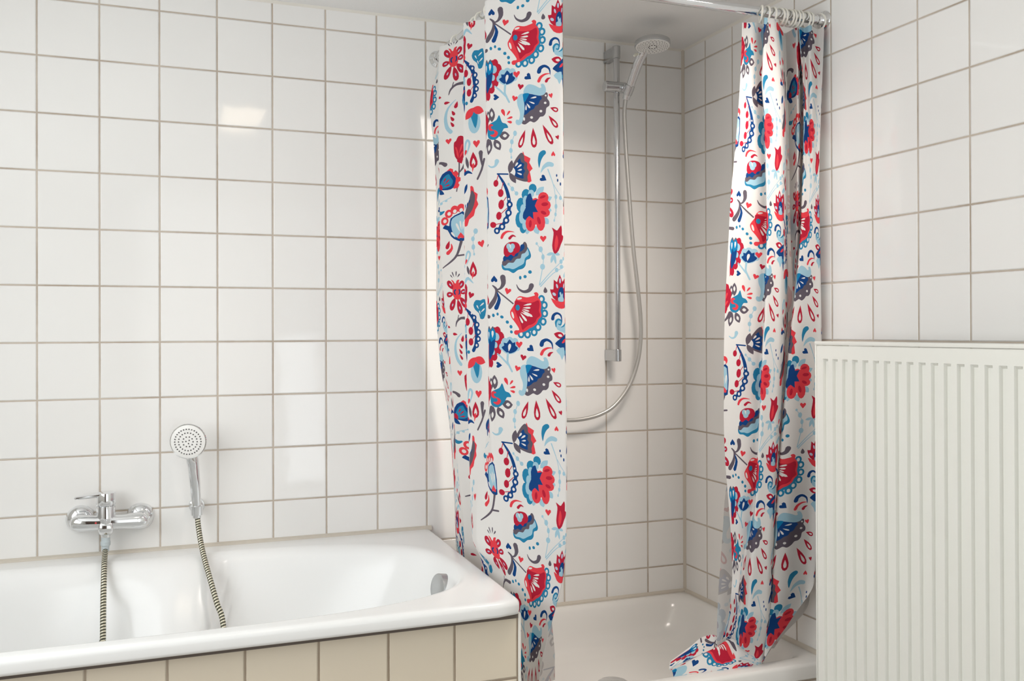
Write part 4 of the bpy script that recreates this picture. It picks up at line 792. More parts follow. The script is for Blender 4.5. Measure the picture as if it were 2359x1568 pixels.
g 796 13117 802 13094 812 13061 827 13025 850 12992 880 12965 916 12940 957 12919 1000 12907 1046 12904 1092 12909 1137 12921 1178 12941 1213 12973 1236 13009 1253 13039 1264 13057 1263 13104 1226 13137 1175 13137 1140 13103 1135 13081 1128 13053 1119 13028 1111 13012 1093 12999 1066 12985 1035 12975 1007 12971 978 12974 944 12986 910 13002 882 13020 859 13042 838 13072 821 13101 808 13121
g 268 12984 302 12987 351 12996 400 13017 444 13050 483 13093 512 13146 518 13210 512 13270 509 13309 478 13353 422 13366 374 13339 361 13288 373 13252 385 13204 390 13167 387 13133 374 13095 357 13062 328 13039 288 13021 259 13006
g 148 13093 173 13067 207 13033 223 13001 226 12967 221 12922 208 12875 187 12831 159 12788 128 12749 89 12708 44 12668 10 12639 -9 12592 15 12547 68 12529 118 12550 148 12583 192 12632 233 12686 260 12742 280 12799 292 12855 301 12911 303 12968 291 13024 250 13068 203 13098 169 13115 157 13119 146 13113 142 13103
g 259 12976 708 12638 731 12663 282 13001
n 271 12935 279 12886 292 12820 289 12763 268 12703 231 12634 201 12585 200 12544 232 12514 277 12512 310 12540 332 12594 363 12673 381 12757 358 12834 320 12899 289 12941
n 199 13220 161 13187 113 13201 109 13247 147 13292 199 13348 250 13290 288 13243 284 13196 236 13185
k 580 12999 624 13021 664 12998 655 12955 607 12921 544 12881 513 12946 491 12998 507 13039 555 13039
t 1552 12754 1539 12705 1506 12669 1460 12657 1414 12671 1381 12707 1369 12757 1381 12806 1415 12842 1461 12854 1506 12840 1540 12803
t 1623 12608 1611 12559 1578 12524 1532 12511 1486 12525 1453 12561 1441 12611 1453 12660 1487 12695 1533 12708 1578 12694 1611 12658
t 1632 12412 1620 12363 1586 12327 1541 12314 1495 12328 1462 12364 1450 12413 1462 12463 1496 12498 1541 12511 1587 12497 1620 12461
t 1591 12218 1578 12169 1545 12133 1499 12120 1454 12134 1420 12170 1408 12220 1421 12269 1454 12305 1500 12317 1545 12304 1579 12268
t 1455 12089 1443 12040 1409 12004 1363 11990 1317 12004 1284 12040 1272 12090 1284 12139 1318 12175 1364 12188 1410 12174 1443 12138
t 1354 11967 1341 11918 1307 11882 1261 11869 1215 11882 1182 11918 1170 11968 1182 12017 1216 12053 1262 12066 1308 12053 1341 12017
t 1179 11915 1166 11866 1132 11829 1086 11816 1040 11829 1006 11866 994 11915 1006 11965 1040 12001 1087 12015 1133 12001 1167 11965
t 1010 11921 997 11872 963 11835 916 11822 870 11835 836 11872 823 11922 836 11971 870 12008 917 12021 964 12007 997 11971
t 1360 12786 1415 12778 1470 12697 1495 12574 1500 12436 1488 12329 1452 12234 1384 12141 1294 12060 1182 12001 1071 11959 967 11923 910 11930 965 12034 1071 12178 1207 12318 1327 12467 1352 12650
w 1501 12755 1492 12723 1467 12707 1440 12713 1422 12739 1422 12773 1440 12799 1468 12804 1492 12787
w 1573 12609 1563 12577 1539 12561 1512 12567 1494 12593 1494 12627 1512 12652 1540 12658 1564 12641
w 1582 12412 1572 12381 1548 12364 1520 12370 1503 12396 1503 12430 1521 12455 1548 12461 1572 12444
w 1540 12219 1531 12187 1506 12170 1479 12176 1461 12202 1461 12236 1479 12262 1507 12267 1531 12250
w 1405 12089 1395 12057 1370 12041 1343 12046 1325 12072 1325 12106 1343 12132 1371 12138 1395 12121
w 1303 11967 1293 11936 1269 11919 1241 11925 1223 11951 1223 11984 1241 12010 1269 12016 1293 11999
w 1128 11915 1118 11883 1094 11866 1066 11872 1047 11898 1048 11932 1066 11958 1094 11964 1118 11947
w 958 11921 949 11889 924 11872 896 11878 877 11904 878 11938 896 11965 924 11970 949 11953
k 648 12504 677 12547 714 12597 745 12644 760 12686 769 12726 784 12761 811 12793 845 12820 888 12835 945 12830 1011 12813 1074 12803 1130 12807 1183 12819 1227 12829 1258 12836 1279 12842 1290 12851 1284 12866 1268 12884 1262 12898 1277 12911 1303 12921 1328 12923 1351 12913 1372 12894 1385 12873 1385 12850 1376 12824 1375 12798 1390 12773 1411 12749 1429 12721 1442 12688 1452 12650 1457 12611 1452 12568 1443 12524 1437 12480 1445 12437 1458 12394 1459 12355 1438 12324 1405 12297 1377 12269 1361 12238 1350 12207 1332 12176 1302 12147 1266 12119 1230 12096 1199 12081 1170 12072 1141 12061 1116 12044 1092 12026 1064 12009 1031 11994 994 11980 959 11968 923 11961 889 11957 862 11951 848 11937 841 11921 830 11910 806 11906 778 11908 756 11916 741 11932 732 11954 730 11975 736 11991 749 12005 769 12016 800 12018 838 12016 862 12021 866 12038 857 12062 840 12092 815 12129 783 12173 750 12215 718 12254 686 12291 660 12328 643 12364 633 12399 628 12431 628 12455 633 12476
c 771 12732 815 12730 876 12715 945 12700 1027 12687 1118 12675 1201 12672 1271 12691 1333 12719 1378 12728 1401 12702 1408 12657 1410 12611 1405 12568 1395 12524 1390 12481 1401 12440 1417 12401 1421 12367 1401 12342 1368 12321 1339 12298 1323 12270 1311 12239 1294 12212 1266 12189 1232 12170 1199 12154 1168 12145 1138 12140 1110 12131 1083 12116 1058 12097 1033 12079 1005 12054 977 12029 952 12027 936 12061 923 12117 905 12179 875 12244 840 12314 809 12379 785 12436 765 12487 751 12532 744 12571 743 12603 745 12635 746 12673 750 12709
w 983 12611 1017 12609 1097 12607 1175 12619 1203 12645 1167 12661 1089 12649 1014 12623
w 964 12553 995 12546 1071 12530 1146 12530 1177 12550 1146 12572 1071 12573 995 12560
w 938 12501 975 12468 1067 12393 1170 12335 1228 12335 1202 12383 1100 12442 986 12484
w 951 12524 977 12511 1042 12480 1109 12460 1143 12467 1120 12491 1052 12512 981 12521
w 912 12457 943 12435 1018 12384 1099 12346 1144 12349 1120 12384 1039 12422 950 12448
w 899 12431 917 12396 963 12314 1024 12243 1072 12229 1069 12274 1008 12346 932 12407
w 873 12355 880 12327 899 12260 932 12199 966 12183 974 12218 941 12279 894 12333
t 890 12560 882 12525 861 12499 832 12490 803 12500 782 12526 774 12562 782 12597 803 12622 832 12631 861 12621 882 12595
w 951 12787 938 12768 898 12753 851 12749 817 12759 814 12776 842 12795 888 12804 931 12801
w 727 12387 737 12330 728 12297 706 12303 681 12345 664 12403 663 12451 679 12466 705 12440
g 1559 13043 1555 13036 1541 13015 1525 12985 1514 12952 1519 12923 1539 12903 1569 12897 1598 12906 1615 12927 1616 12956 1601 12988 1580 13016 1564 13036
c 1687 12988 1728 12978 1774 12981 1780 13100 1785 13211 1822 13181 1868 13146 1906 13244 1943 13328 1982 13246 2023 13153 2069 13195 2116 13246 2165 13213 2201 13143 2201 13051 2185 12944 2189 12817 2154 12715 1997 12695 1829 12720 1759 12783 1724 12861 1694 12934
k 1705 12774 1750 12761 1829 12720 1904 12708 1984 12706 2078 12735 2154 12744 2179 12664 2162 12572 2087 12530 1990 12517 1906 12531 1829 12577 1749 12682
n 1904 12696 1883 12772 1886 12863 1900 12934 1924 12989 1953 13023 1986 13034 2022 13019 2053 12981 2071 12911 2077 12831 2079 12753 2058 12694 1981 12676
p 1904 12696 1889 12739 1898 12783 1924 12794 1948 12805 1939 12848 1929 12891 1945 12912 1967 12914 1979 12879 1991 12847 2011 12870 2028 12889 2032 12845 2034 12792 2047 12774 2059 12760 2063 12721 2046 12688 1975 12682
l 1977 13178 1968 13133 1949 13115 1929 13134 1921 13179 1929 13223 1949 13241 1969 13222
l 1892 13062 1896 13021 1884 13001 1862 13013 1844 13051 1840 13092 1852 13112 1874 13100
l 1835 12831 1806 12823 1769 12839 1745 12871 1750 12899 1779 12908 1817 12891 1840 12859
l 2099 13053 2078 13013 2054 13000 2041 13023 2045 13068 2066 13108 2090 13121 2103 13098
n 1998 12196 1999 12240 1996 12303 1984 12359 1953 12399 1912 12426 1867 12441 1821 12437 1778 12418 1742 12390 1720 12352 1710 12314 1704 12290 1712 12260 1740 12244 1773 12251 1790 12277 1792 12301 1795 12330 1802 12349 1818 12366 1843 12382 1864 12389 1890 12383 1921 12367 1945 12342 1964 12297 1976 12238 1986 12195
p 1797 12202 1813 12255 1853 12283 1911 12282 1964 12259 1986 12213 1989 12161 1963 12112 1951 12087 2009 12122 2081 12172 2124 12215 2152 12214 2173 12080 2166 11943 2100 11933 2013 11966 1933 11988 1864 12029 1818 12115
t 1843 12088 1844 12120 1844 12163 1852 12197 1864 12220 1882 12240 1895 12248 1912 12247 1938 12236 1953 12223 1954 12203 1946 12173 1938 12156 1938 12157 1923 12163 1909 12169 1897 12169 1888 12162 1887 12151 1895 12143 1909 12135 1933 12125 1964 12132 1981 12161 1991 12199 1987 12237 1963 12266 1927 12287 1885 12293 1849 12275 1822 12245 1803 12208 1805 12163 1815 12117 1824 12086
t 1959 12077 1987 12081 2028 12089 2071 12103 2112 12130 2152 12160 2180 12181 2189 12199 2182 12217 2163 12226 2143 12219 2118 12196 2082 12164 2048 12137 2015 12116 1980 12099 1956 12085
p 1825 11534 1886 11589 1980 11627 2075 11632 2150 11599 2161 11487 2140 11385 2097 11399 2048 11427 2011 11365 1979 11311 1954 11355 1924 11426 1862 11481
c 1771 11932 1808 11874 1851 11836 1899 11814 1952 11809 2010 11820 2074 11851 2037 11909 1995 11947 1947 11969 1894 11974 1835 11963
w 1874 11904 1898 11871 1928 11855 1962 11854 2001 11870 1977 11903 1948 11920 1914 11920
n 1801 11707 1852 11755 1925 11805 1985 11846 2043 11880 2109 11927 2160 11914 2171 11735 2165 11513 2156 11317 2139 11199 2109 11282 2078 11427 2066 11530 2048 11604 1996 11609 1937 11598 1893 11620 1857 11650 1816 11675
k 1975 11707 2016 11709 2051 11717 2083 11732 2110 11753 2133 11780 2150 11814 2110 11813 2074 11804 2043 11790 2015 11769 1992 11742
t 214 18875 205 18848 182 18836 155 18844 137 18870 138 18900 155 18922 182 18923 205 18905
t 323 18906 315 18882 296 18872 274 18879 259 18901 259 18927 274 18946 296 18947 316 18932
t 454 18833 443 18810 414 18800 380 18809 359 18832 359 18858 381 18876 414 18876 443 18859
t 597 18709 587 18683 560 18673 529 18681 509 18706 509 18734 529 18753 560 18754 587 18737
t 691 18597 681 18570 656 18558 628 18566 609 18592 609 18622 628 18643 657 18645 682 18626
t 697 18472 688 18449 665 18438 639 18446 622 18468 622 18495 639 18513 665 18514 688 18498
p 492 11621 480 11577 449 11544 406 11532 364 11544 333 11576 321 11620 333 11665 364 11697 407 11709 449 11698 480 11665
p 570 11739 558 11692 524 11657 479 11645 433 11657 400 11692 387 11739 400 11786 433 11821 479 11833 525 11821 558 11786
p 700 11784 688 11745 655 11717 609 11707 564 11717 530 11745 518 11783 531 11822 564 11850 610 11860 655 11850 688 11822
p 839 11740 827 11693 793 11658 748 11646 703 11658 670 11692 658 11739 670 11786 704 11821 749 11834 794 11821 827 11787
p 890 11608 879 11561 851 11527 812 11514 774 11526 745 11560 735 11607 746 11654 774 11689 813 11702 852 11689 880 11655
p 829 11593 799 11517 718 11460 608 11439 498 11459 416 11514 387 11591 417 11668 498 11724 609 11745 719 11725 800 11669
n 387 11609 419 11628 459 11645 452 11686 446 11721 483 11711 531 11704 571 11755 609 11798 649 11759 687 11710 727 11722 758 11734 758 11694 758 11646 795 11619 826 11593 807 11554 770 11517 731 11492 686 11475 638 11460 585 11457 528 11479 472 11515 418 11563
w 579 11504 585 11512 601 11537 622 11572 640 11613 646 11651 638 11679 618 11692 594 11686 575 11662 565 11625 566 11581 572 11541 578 11514
p 527 11462 522 11408 516 11333 517 11266 527 11221 543 11189 562 11155 588 11106 617 11051 638 11013 651 11002 668 11003 680 11015 679 11031 659 11070 631 11124 607 11175 589 11209 576 11236 569 11270 571 11331 579 11404 585 11457 579 11476 559 11486 538 11480
p 264 11437 295 11410 341 11370 389 11325 446 11270 507 11208 550 11165 567 11158 584 11163 593 11179 587 11195 543 11238 481 11299 422 11355 369 11398 320 11435 286 11460 274 11463 263 11458 258 11448
k 861 11712 898 11746 945 11734 948 11688 911 11642 861 11586 811 11642 774 11688 778 11733 825 11746
n 1135 11600 1130 11648 1172 11674 1213 11646 1228 11590 1243 11516 1162 11517 1098 11520 1061 11553 1081 11595
n 1744 11563 1747 11603 1747 11661 1734 11717 1700 11761 1653 11797 1601 11819 1544 11820 1492 11804 1446 11779 1416 11739 1402 11702 1395 11679 1402 11640 1438 11617 1481 11625 1506 11658 1508 11678 1512 11702 1518 11715 1536 11732 1564 11749 1590 11756 1623 11747 1663 11724 1693 11697 1712 11655 1723 11601 1732 11562
k 1726 11596 1696 11604 1650 11611 1602 11612 1555 11600 1509 11582 1467 11556 1437 11520 1418 11483 1405 11459 1405 11431 1427 11410 1459 11410 1481 11431 1491 11454 1504 11485 1521 11509 1545 11531 1578 11553 1612 11570 1651 11580 1694 11583 1725 11587
c 1746 11498 1724 11500 1692 11500 1658 11494 1632 11474 1615 11455 1603 11443 1598 11414 1617 11391 1647 11387 1672 11404 1678 11418 1686 11435 1693 11446 1707 11461 1731 11476 1749 11489
c -429 13157 -428 13181 -438 13237 -465 13307 -507 13372 -562 13415 -618 13428 -664 13409 -686 13365 -677 13308 -637 13251 -575 13204 -507 13173 -452 13159
l -597 13338 -577 13338 -548 13316 -529 13286 -529 13265 -550 13266 -579 13287 -598 13317
c -455 13039 -469 13053 -509 13077 -565 13099 -626 13107 -680 13094 -716 13063 -726 13022 -710 12983 -671 12956 -616 12951 -556 12966 -503 12995 -467 13024
l -659 13026 -645 13042 -610 13050 -575 13047 -559 13033 -573 13017 -608 13009 -643 13013
c -402 12934 -429 12927 -488 12897 -560 12844 -623 12774 -659 12698 -661 12631 -630 12586 -577 12576 -515 12605 -461 12669 -422 12754 -402 12841 -399 12907
l -561 12691 -566 12712 -552 12745 -527 12771 -507 12775 -502 12754 -516 12722 -541 12695
c -324 12882 -336 12857 -354 12790 -363 12699 -353 12603 -320 12522 -270 12474 -214 12466 -170 12500 -150 12567 -161 12653 -199 12742 -252 12817 -301 12866
l -248 12594 -266 12604 -281 12636 -284 12672 -273 12690 -255 12680 -240 12647 -237 12611
c -245 12948 -245 12921 -234 12858 -204 12779 -156 12705 -96 12654 -33 12637 17 12657 42 12705 32 12769 -13 12835 -82 12890 -158 12927 -219 12945
l -61 12743 -82 12744 -110 12766 -129 12796 -127 12817 -107 12816 -79 12794 -60 12764
c -219 13060 -206 13049 -171 13030 -124 13016 -76 13015 -36 13033 -13 13067 -12 13107 -30 13143 -65 13163 -109 13162 -152 13141 -189 13108 -212 13076
l -55 13097 -66 13080 -99 13066 -135 13064 -152 13075 -141 13093 -108 13107 -73 13108
c -279 13170 -257 13169 -207 13176 -145 13197 -90 13234 -56 13283 -50 13334 -72 13377 -115 13400 -167 13394 -215 13360 -252 13304 -274 13243 -281 13192
l -127 13322 -127 13302 -147 13272 -177 13252 -198 13252 -198 13273 -177 13302 -148 13323
k -526 13438 -506 13437 -472 13423 -442 13406 -425 13387 -414 13366 -402 13348 -388 13337 -373 13329 -358 13333 -346 13354 -334 13387 -316 13411 -284 13423 -246 13427 -222 13422 -224 13406 -240 13382 -248 13354 -238 13323 -221 13289 -206 13249 -196 13199 -189 13144 -185 13092 -183 13044 -185 12999 -193 12961 -209 12930 -230 12905 -253 12887 -275 12876 -297 12870 -324 12872 -358 12880 -396 12894 -429 12914 -452 12937 -470 12966 -484 13000 -492 13041 -496 13087 -494 13131 -484 13172 -468 13211 -457 13249 -456 13286 -459 13321 -468 13354 -489 13387 -515 13419
n -382 13167 -398 13162 -422 13152 -444 13129 -450 13097 -447 13067 -439 13039 -419 13021 -398 13011 -383 13008 -375 13018 -381 13032 -390 13047 -392 13061 -396 13076 -398 13096 -397 13107 -393 13113 -378 13123 -365 13132 -355 13143 -356 13158 -367 13168
n -267 13142 -263 13128 -258 13111 -256 13096 -257 13081 -260 13064 -265 13051 -270 13040 -280 13029 -288 13019 -281 13007 -269 13009 -250 13015 -231 13027 -219 13049 -212 13073 -209 13098 -214 13123 -222 13144 -228 13157 -239 13169 -255 13169 -267 13158
g -455 13485 -464 13503 -488 13546 -520 13581 -546 13584 -545 13558 -513 13523 -472 13495
g -402 13498 -407 13525 -422 13589 -448 13647 -476 13664 -483 13632 -457 13573 -419 13520
g -342 13506 -332 13530 -310 13588 -303 13648 -320 13676 -344 13654 -352 13594 -346 13531
g -298 13493 -278 13502 -232 13526 -196 13560 -195 13590 -224 13591 -261 13557 -287 13512
g -479 12115 -459 12153 -433 12204 -396 12246 -348 12280 -287 12311 -223 12328 -142 12326 -46 12313 24 12301 66 12310 89 12340 78 12374 40 12392 -32 12396 -137 12402 -240 12395 -324 12367 -394 12326 -450 12279 -481 12220 -496 12161 -502 12120
g -376 12258 -313 12450 -341 12456 -413 12267
c -738 12099 -748 12111 -772 12139 -806 12158 -838 12145 -853 12112 -837 12086 -797 12083 -755 12094
c -442 11908 -465 11919 -525 11946 -594 11959 -642 11939 -646 11901 -602 11876 -531 11881 -467 11900
c -202 11889 -225 11870 -281 11823 -319 11763 -302 11714 -245 11699 -195 11733 -184 11799 -196 11863
c -394 11660 -394 11639 -391 11585 -369 11532 -324 11510 -281 11528 -277 11570 -318 11615 -372 11648
c -442 11508 -438 11485 -429 11430 -400 11377 -351 11357 -310 11377 -312 11421 -360 11465 -418 11496
c -442 11355 -438 11332 -427 11276 -398 11219 -351 11195 -313 11213 -315 11257 -362 11306 -419 11341
p -255 11954 -335 11912 -446 11847 -541 11770 -599 11682 -636 11587 -657 11491 -657 11391 -641 11292 -615 11204 -570 11131 -518 11075 -484 11039 -439 11020 -390 11032 -365 11068 -380 11107 -416 11139 -462 11185 -498 11239 -525 11311 -546 11399 -552 11487 -545 11573 -524 11661 -485 11741 -411 11819 -315 11892 -246 11945
c -327 10753 -298 10775 -260 10791 -227 10852 -184 10905 -105 10908 -30 10882 -7 10833 8 10776 50 10741 84 10688 85 10569 65 10440 30 10349 -21 10280 -87 10227 -160 10211 -235 10265 -299 10356 -327 10469 -337 10585 -339 10681
k -184 10288 -181 10321 -178 10402 -196 10479 -234 10506 -256 10470 -239 10393 -201 10318
k -160 10421 -133 10456 -73 10541 -34 10632 -46 10678 -91 10648 -132 10558 -153 10461
k -174 10364 -181 10406 -202 10508 -241 10605 -282 10638 -292 10592 -254 10495 -199 10402
k -155 10288 -127 10310 -63 10365 -17 10429 -25 10467 -70 10453 -117 10390 -145 10318
g -184 10219 -183 10075 -193 9870 -234 9601 -274 9375 -237 9371 -192 9596 -145 9867 -135 10074 -136 10219 -143 10233 -160 10238 -177 10233
g -159 9880 -119 9904 -63 9942 -9 9983 41 10029 88 10076 123 10108 130 10148 100 10181 49 10187 8 10163 -10 10124 -40 10070 -71 10020 -109 9974 -151 9929 -180 9895
g -173 9644 -196 9686 -229 9744 -252 9798 -258 9850 -255 9905 -251 9944 -262 9966 -288 9975 -316 9966 -327 9945 -325 9905 -321 9847 -307 9786 -271 9728 -227 9672 -194 9635
k -509 10864 -467 10898 -413 10885 -410 10840 -452 10794 -509 10738 -567 10794 -609 10840 -605 10885 -551 10898
k -631 16204 -580 16235 -457 16315 -360 16423 -370 16522 -469 16562 -574 16508 -625 16382 -631 16255
k -631 16204 -566 16210 -403 16226 -243 16279 -180 16368 -237 16444 -366 16442 -499 16354 -595 16248
k -631 16204 -569 16182 -413 16129 -235 16109 -119 16160 -119 16248 -235 16300 -413 16279 -569 16227
k -631 16204 -590 16161 -483 16057 -338 15972 -206 15974 -154 16052 -226 16140 -395 16189 -563 16201
n -964 16181 -876 16313 -746 16433 -610 16491 -488 16501 -420 16444 -373 16364 -313 16311 -275 16250 -290 16145 -333 16044 -385 15992 -459 15967 -569 15963 -689 15976 -799 15989 -889 16021 -953 16089
t -832 16159 -773 16253 -689 16341 -598 16394 -516 16410 -476 16363 -447 16296 -402 16246 -373 16195 -384 16128 -430 16067 -524 16035 -631 16021 -728 16020 -803 16040 -837 16089
c -734 16058 -750 16008 -792 15971 -849 15957 -907 15971 -949 16008 -964 16058 -949 16108 -907 16145 -849 16159 -792 16145 -750 16108
c -717 16181 -690 16202 -633 16250 -607 16298 -633 16311 -677 16271 -706 16210
c -677 16136 -637 16152 -551 16193 -497 16239 -517 16258 -584 16224 -650 16164
c -677 16076 -638 16074 -551 16074 -486 16092 -492 16115 -561 16114 -642 16090
n -1044 15967 -979 16011 -939 16058 -919 16108 -920 16161 -941 16215 -987 16273 -1052 16228 -1092 16181 -1112 16131 -1111 16079 -1090 16024
n -1021 16021 -989 15961 -945 15915 -893 15882 -831 15862 -759 15854 -677 15861 -710 15922 -753 15968 -806 16001 -868 16021 -939 16029
p -957 15512 -740 15648 -455 15729 -463 15747 -751 15664 -971 15526
p -734 15610 -755 15581 -803 15569 -852 15581 -872 15610 -852 15639 -803 15651 -755 15639
p -568 15665 -583 15642 -620 15633 -656 15642 -671 15665 -656 15688 -620 15697 -583 15688
p -430 15738 -439 15722 -459 15715 -479 15722 -488 15738 -479 15754 -459 15761 -439 15754
t -962 15302 -924 15296 -865 15287 -797 15286 -737 15313 -694 15344 -669 15370 -685 15394 -725 15390 -774 15383 -810 15386 -842 15392 -886 15405 -920 15416 -977 15411 -1013 15375 -1007 15330
k -539 15098 -558 15039 -608 14995 -677 14979 -746 14995 -796 15039 -815 15098 -796 15158 -746 15201 -677 15217 -608 15201 -558 15158
k -390 15290 -408 15231 -459 15187 -528 15171 -597 15187 -647 15231 -666 15290 -647 15350 -597 15393 -528 15409 -459 15393 -408 15350
k -195 15382 -213 15322 -264 15279 -333 15263 -402 15279 -452 15322 -470 15382 -452 15441 -402 15484 -333 15500 -264 15484 -213 15441
k 23 15404 5 15345 -46 15301 -114 15286 -183 15301 -234 15345 -252 15404 -234 15464 -183 15507 -114 15523 -46 15507 5 15464
w -602 15098 -617 15063 -655 15044 -697 15051 -725 15079 -725 15117 -697 15146 -655 15152 -617 15133
w -453 15290 -468 15255 -505 15236 -548 15243 -576 15271 -576 15309 -548 15338 -505 15344 -468 15325
w -258 15336 -273 15301 -310 15282 -353 15288 -380 15317 -380 15355 -353 15383 -310 15390 -273 15371
w -40 15345 -55 15310 -92 15291 -135 15297 -162 15326 -162 15364 -135 15392 -92 15399 -55 15380
n -746 14902 -713 14954 -643 14993 -576 14963 -516 14947 -504 15040 -470 15153 -331 15224 -172 15267 -53 15309 29 15244 60 14877 29 14513 -102 14464 -258 14522 -369 14575 -459 14650 -518 14745 -574 14833 -673 14873
p -459 14970 -450 15069 -402 15144 -293 15195 -172 15222 -79 15249 -11 15199 24 14927 12 14650 -82 14575 -201 14582 -295 14617 -373 14696 -430 14829
w -143 14742 -153 14783 -179 14883 -228 14975 -280 15003 -292 14954 -244 14861 -174 14776
w -103 14787 -100 14828 -96 14927 -111 15023 -144 15061 -166 15018 -152 14921 -118 14826
w -57 14787 -43 14823 -11 14908 1 14995 -21 15033 -54 15000 -67 14913 -61 14824
w -310 14605 -322 14634 -355 14703 -407 14762 -454 14772 -460 14733 -409 14674 -340 14624
k -126 14595 -171 14559 -229 14572 -233 14621 -188 14671 -126 14732 -64 14671 -19 14621 -23 14572 -81 14559
c -516 14536 -528 14526 -561 14500 -607 14460 -647 14414 -667 14366 -659 14327 -628 14304 -586 14305 -547 14330 -522 14375 -512 14432 -513 14485 -516 14523
k -470 14443 -473 14405 -475 14356 -490 14321 -527 14292 -585 14258 -631 14234 -654 14197 -637 14157 -590 14138 -540 14152 -503 14186 -448 14235 -405 14294 -406 14357 -428 14411 -448 14446
g -164 14479 -195 14388 -242 14261 -294 14153 -345 14088 -403 14039 -480 13987 -595 13917 -729 13845 -824 13793 -806 13770 -705 13814 -563 13878 -438 13943 -354 13996 -285 14050 -222 14124 -159 14237 -104 14365 -65 14455 -69 14487 -99 14507 -139 14504
g -314 14070 1 14079 21 14086 29 14103 20 14118 -1 14125 -316 14115 -336 14108 -344 14092 -335 14076
c -133 16748 -108 16792 -51 16795 -27 16752 -47 16697 -78 16627 -157 16665 -218 16697 -234 16742 -188 16768
g -1042 16612 -1020 16651 -990 16702 -956 16730 -912 16735 -847 16730 -788 16718 -744 16694 -704 16662 -675 16636 -619 16626 -571 16649 -557 16694 -587 16732 -629 16747 -690 16771 -761 16788 -837 16796 -919 16796 -995 16776 -1039 16723 -1059 16662 -1070 16619
n -1502 18851 -1512 18813 -1541 18785 -1581 18775 -1621 18785 -1650 18813 -1661 18851 -1650 18889 -1621 18916 -1581 18927 -1541 18916 -1512 18889
n -1407 18664 -1418 18624 -1449 18595 -1492 18584 -1534 18595 -1565 18624 -1576 18664 -1565 18704 -1534 18733 -1492 18744 -1449 18733 -1418 18704
n -1362 18473 -1374 18433 -1405 18403 -1447 18393 -1489 18403 -1520 18433 -1531 18473 -1520 18513 -1489 18542 -1447 18553 -1405 18542 -1374 18513
n -1367 18295 -1379 18255 -1410 18225 -1452 18215 -1494 18225 -1525 18255 -1536 18295 -1525 18335 -1494 18364 -1452 18375 -1410 18364 -1379 18335
n -1427 18130 -1438 18092 -1467 18065 -1507 18055 -1546 18065 -1575 18092 -1586 18130 -1575 18168 -1546 18196 -1507 18206 -1467 18196 -1438 18168
n -1916 19111 -1890 19079 -1851 19037 -1808 18989 -1770 18942 -1730 18899 -1690 18853 -1656 18807 -1630 18761 -1610 18710 -1596 18653 -1585 18592 -1576 18532 -1568 18477 -1562 18422 -1560 18370 -1561 18321 -1564 18273 -1570 18228 -1579 18184 -1589 18144 -1605 18108 -1625 18073 -1645 18042 -1660 18019 -1663 17982 -1636 17953 -1595 17950 -1562 17974 -1550 17997 -1532 18031 -1511 18072 -1494 18116 -1478 18161 -1463 18209 -1451 18260 -1442 18313 -1438 18369 -1438 18427 -1441 18486 -1447 18546 -1457 18609 -1469 18675 -1486 18742 -1512 18808 -1551 18867 -1596 18919 -1644 18966 -1691 19009 -1748 19046 -1809 19081 -1863 19108 -1903 19125
w -1633 18962 -1641 18940 -1661 18931 -1680 18940 -1689 18962 -1680 18984 -1661 18993 -1641 18984
w -1549 18851 -1559 18826 -1581 18815 -1604 18826 -1613 18851 -1604 18876 -1581 18887 -1559 18876
w -1456 18664 -1466 18636 -1492 18624 -1517 18636 -1527 18664 -1517 18692 -1492 18704 -1466 18692
w -1411 18473 -1422 18444 -1447 18433 -1472 18444 -1483 18473 -1472 18501 -1447 18513 -1422 18501
w -1416 18295 -1426 18266 -1452 18255 -1477 18266 -1488 18295 -1477 18323 -1452 18335 -1426 18323
w -1475 18130 -1484 18105 -1507 18095 -1529 18105 -1538 18130 -1529 18155 -1507 18166 -1484 18155
c -1795 18739 -1770 18984 -1790 18985 -1815 18741
c -1720 18740 -1732 18689 -1763 18651 -1805 18637 -1847 18651 -1878 18689 -1890 18740 -1878 18791 -1847 18828 -1805 18842 -1763 18828 -1732 18791
c -1682 18500 -1572 18714 -1590 18721 -1700 18508
c -1611 18504 -1622 18450 -1651 18411 -1691 18397 -1730 18411 -1760 18450 -1770 18504 -1760 18557 -1730 18596 -1691 18611 -1651 18596 -1622 18557
c -1683 18214 -1523 18401 -1539 18411 -1699 18225
c -1611 18219 -1622 18170 -1651 18134 -1691 18121 -1730 18134 -1760 18170 -1770 18219 -1760 18268 -1730 18304 -1691 18317 -1651 18304 -1622 18268
t -1601 19180 -1574 19251 -1521 19305 -1451 19306 -1372 19296 -1290 19327 -1223 19323 -1194 19190 -1193 19029 -1219 18908 -1263 18824 -1324 18803 -1382 18824 -1402 18888 -1422 18962 -1480 19007 -1541 19051 -1584 19113
w -1397 19140 -1366 19151 -1298 19181 -1256 19219 -1271 19238 -1325 19213 -1376 19164
w -1432 19073 -1437 19096 -1453 19145 -1481 19176 -1502 19166 -1488 19128 -1451 19089
w -1362 18984 -1333 18998 -1271 19032 -1235 19073 -1252 19090 -1301 19062 -1345 19009
w -1372 18931 -1374 18952 -1381 18999 -1402 19032 -1422 19026 -1415 18988 -1387 18948
t -1845 17997 -1855 17965 -1882 17948 -1912 17954 -1932 17980 -1932 18013 -1912 18039 -1882 18045 -1855 18028
t -1725 17952 -1738 17921 -1771 17904 -1808 17910 -1832 17935 -1832 17969 -1808 17995 -1771 18000 -1738 17984
p -1322 17427 -1338 17318 -1381 17226 -1445 17164 -1521 17142 -1598 17164 -1662 17226 -1705 17318 -1720 17427 -1705 17536 -1662 17629 -1598 17690 -1521 17712 -1445 17690 -1381 17629 -1338 17536
t -1571 17792 -1498 17751 -1432 17672 -1409 17602 -1412 17516 -1439 17372 -1482 17271 -1538 17345 -1591 17472 -1627 17564 -1641 17650 -1618 17739
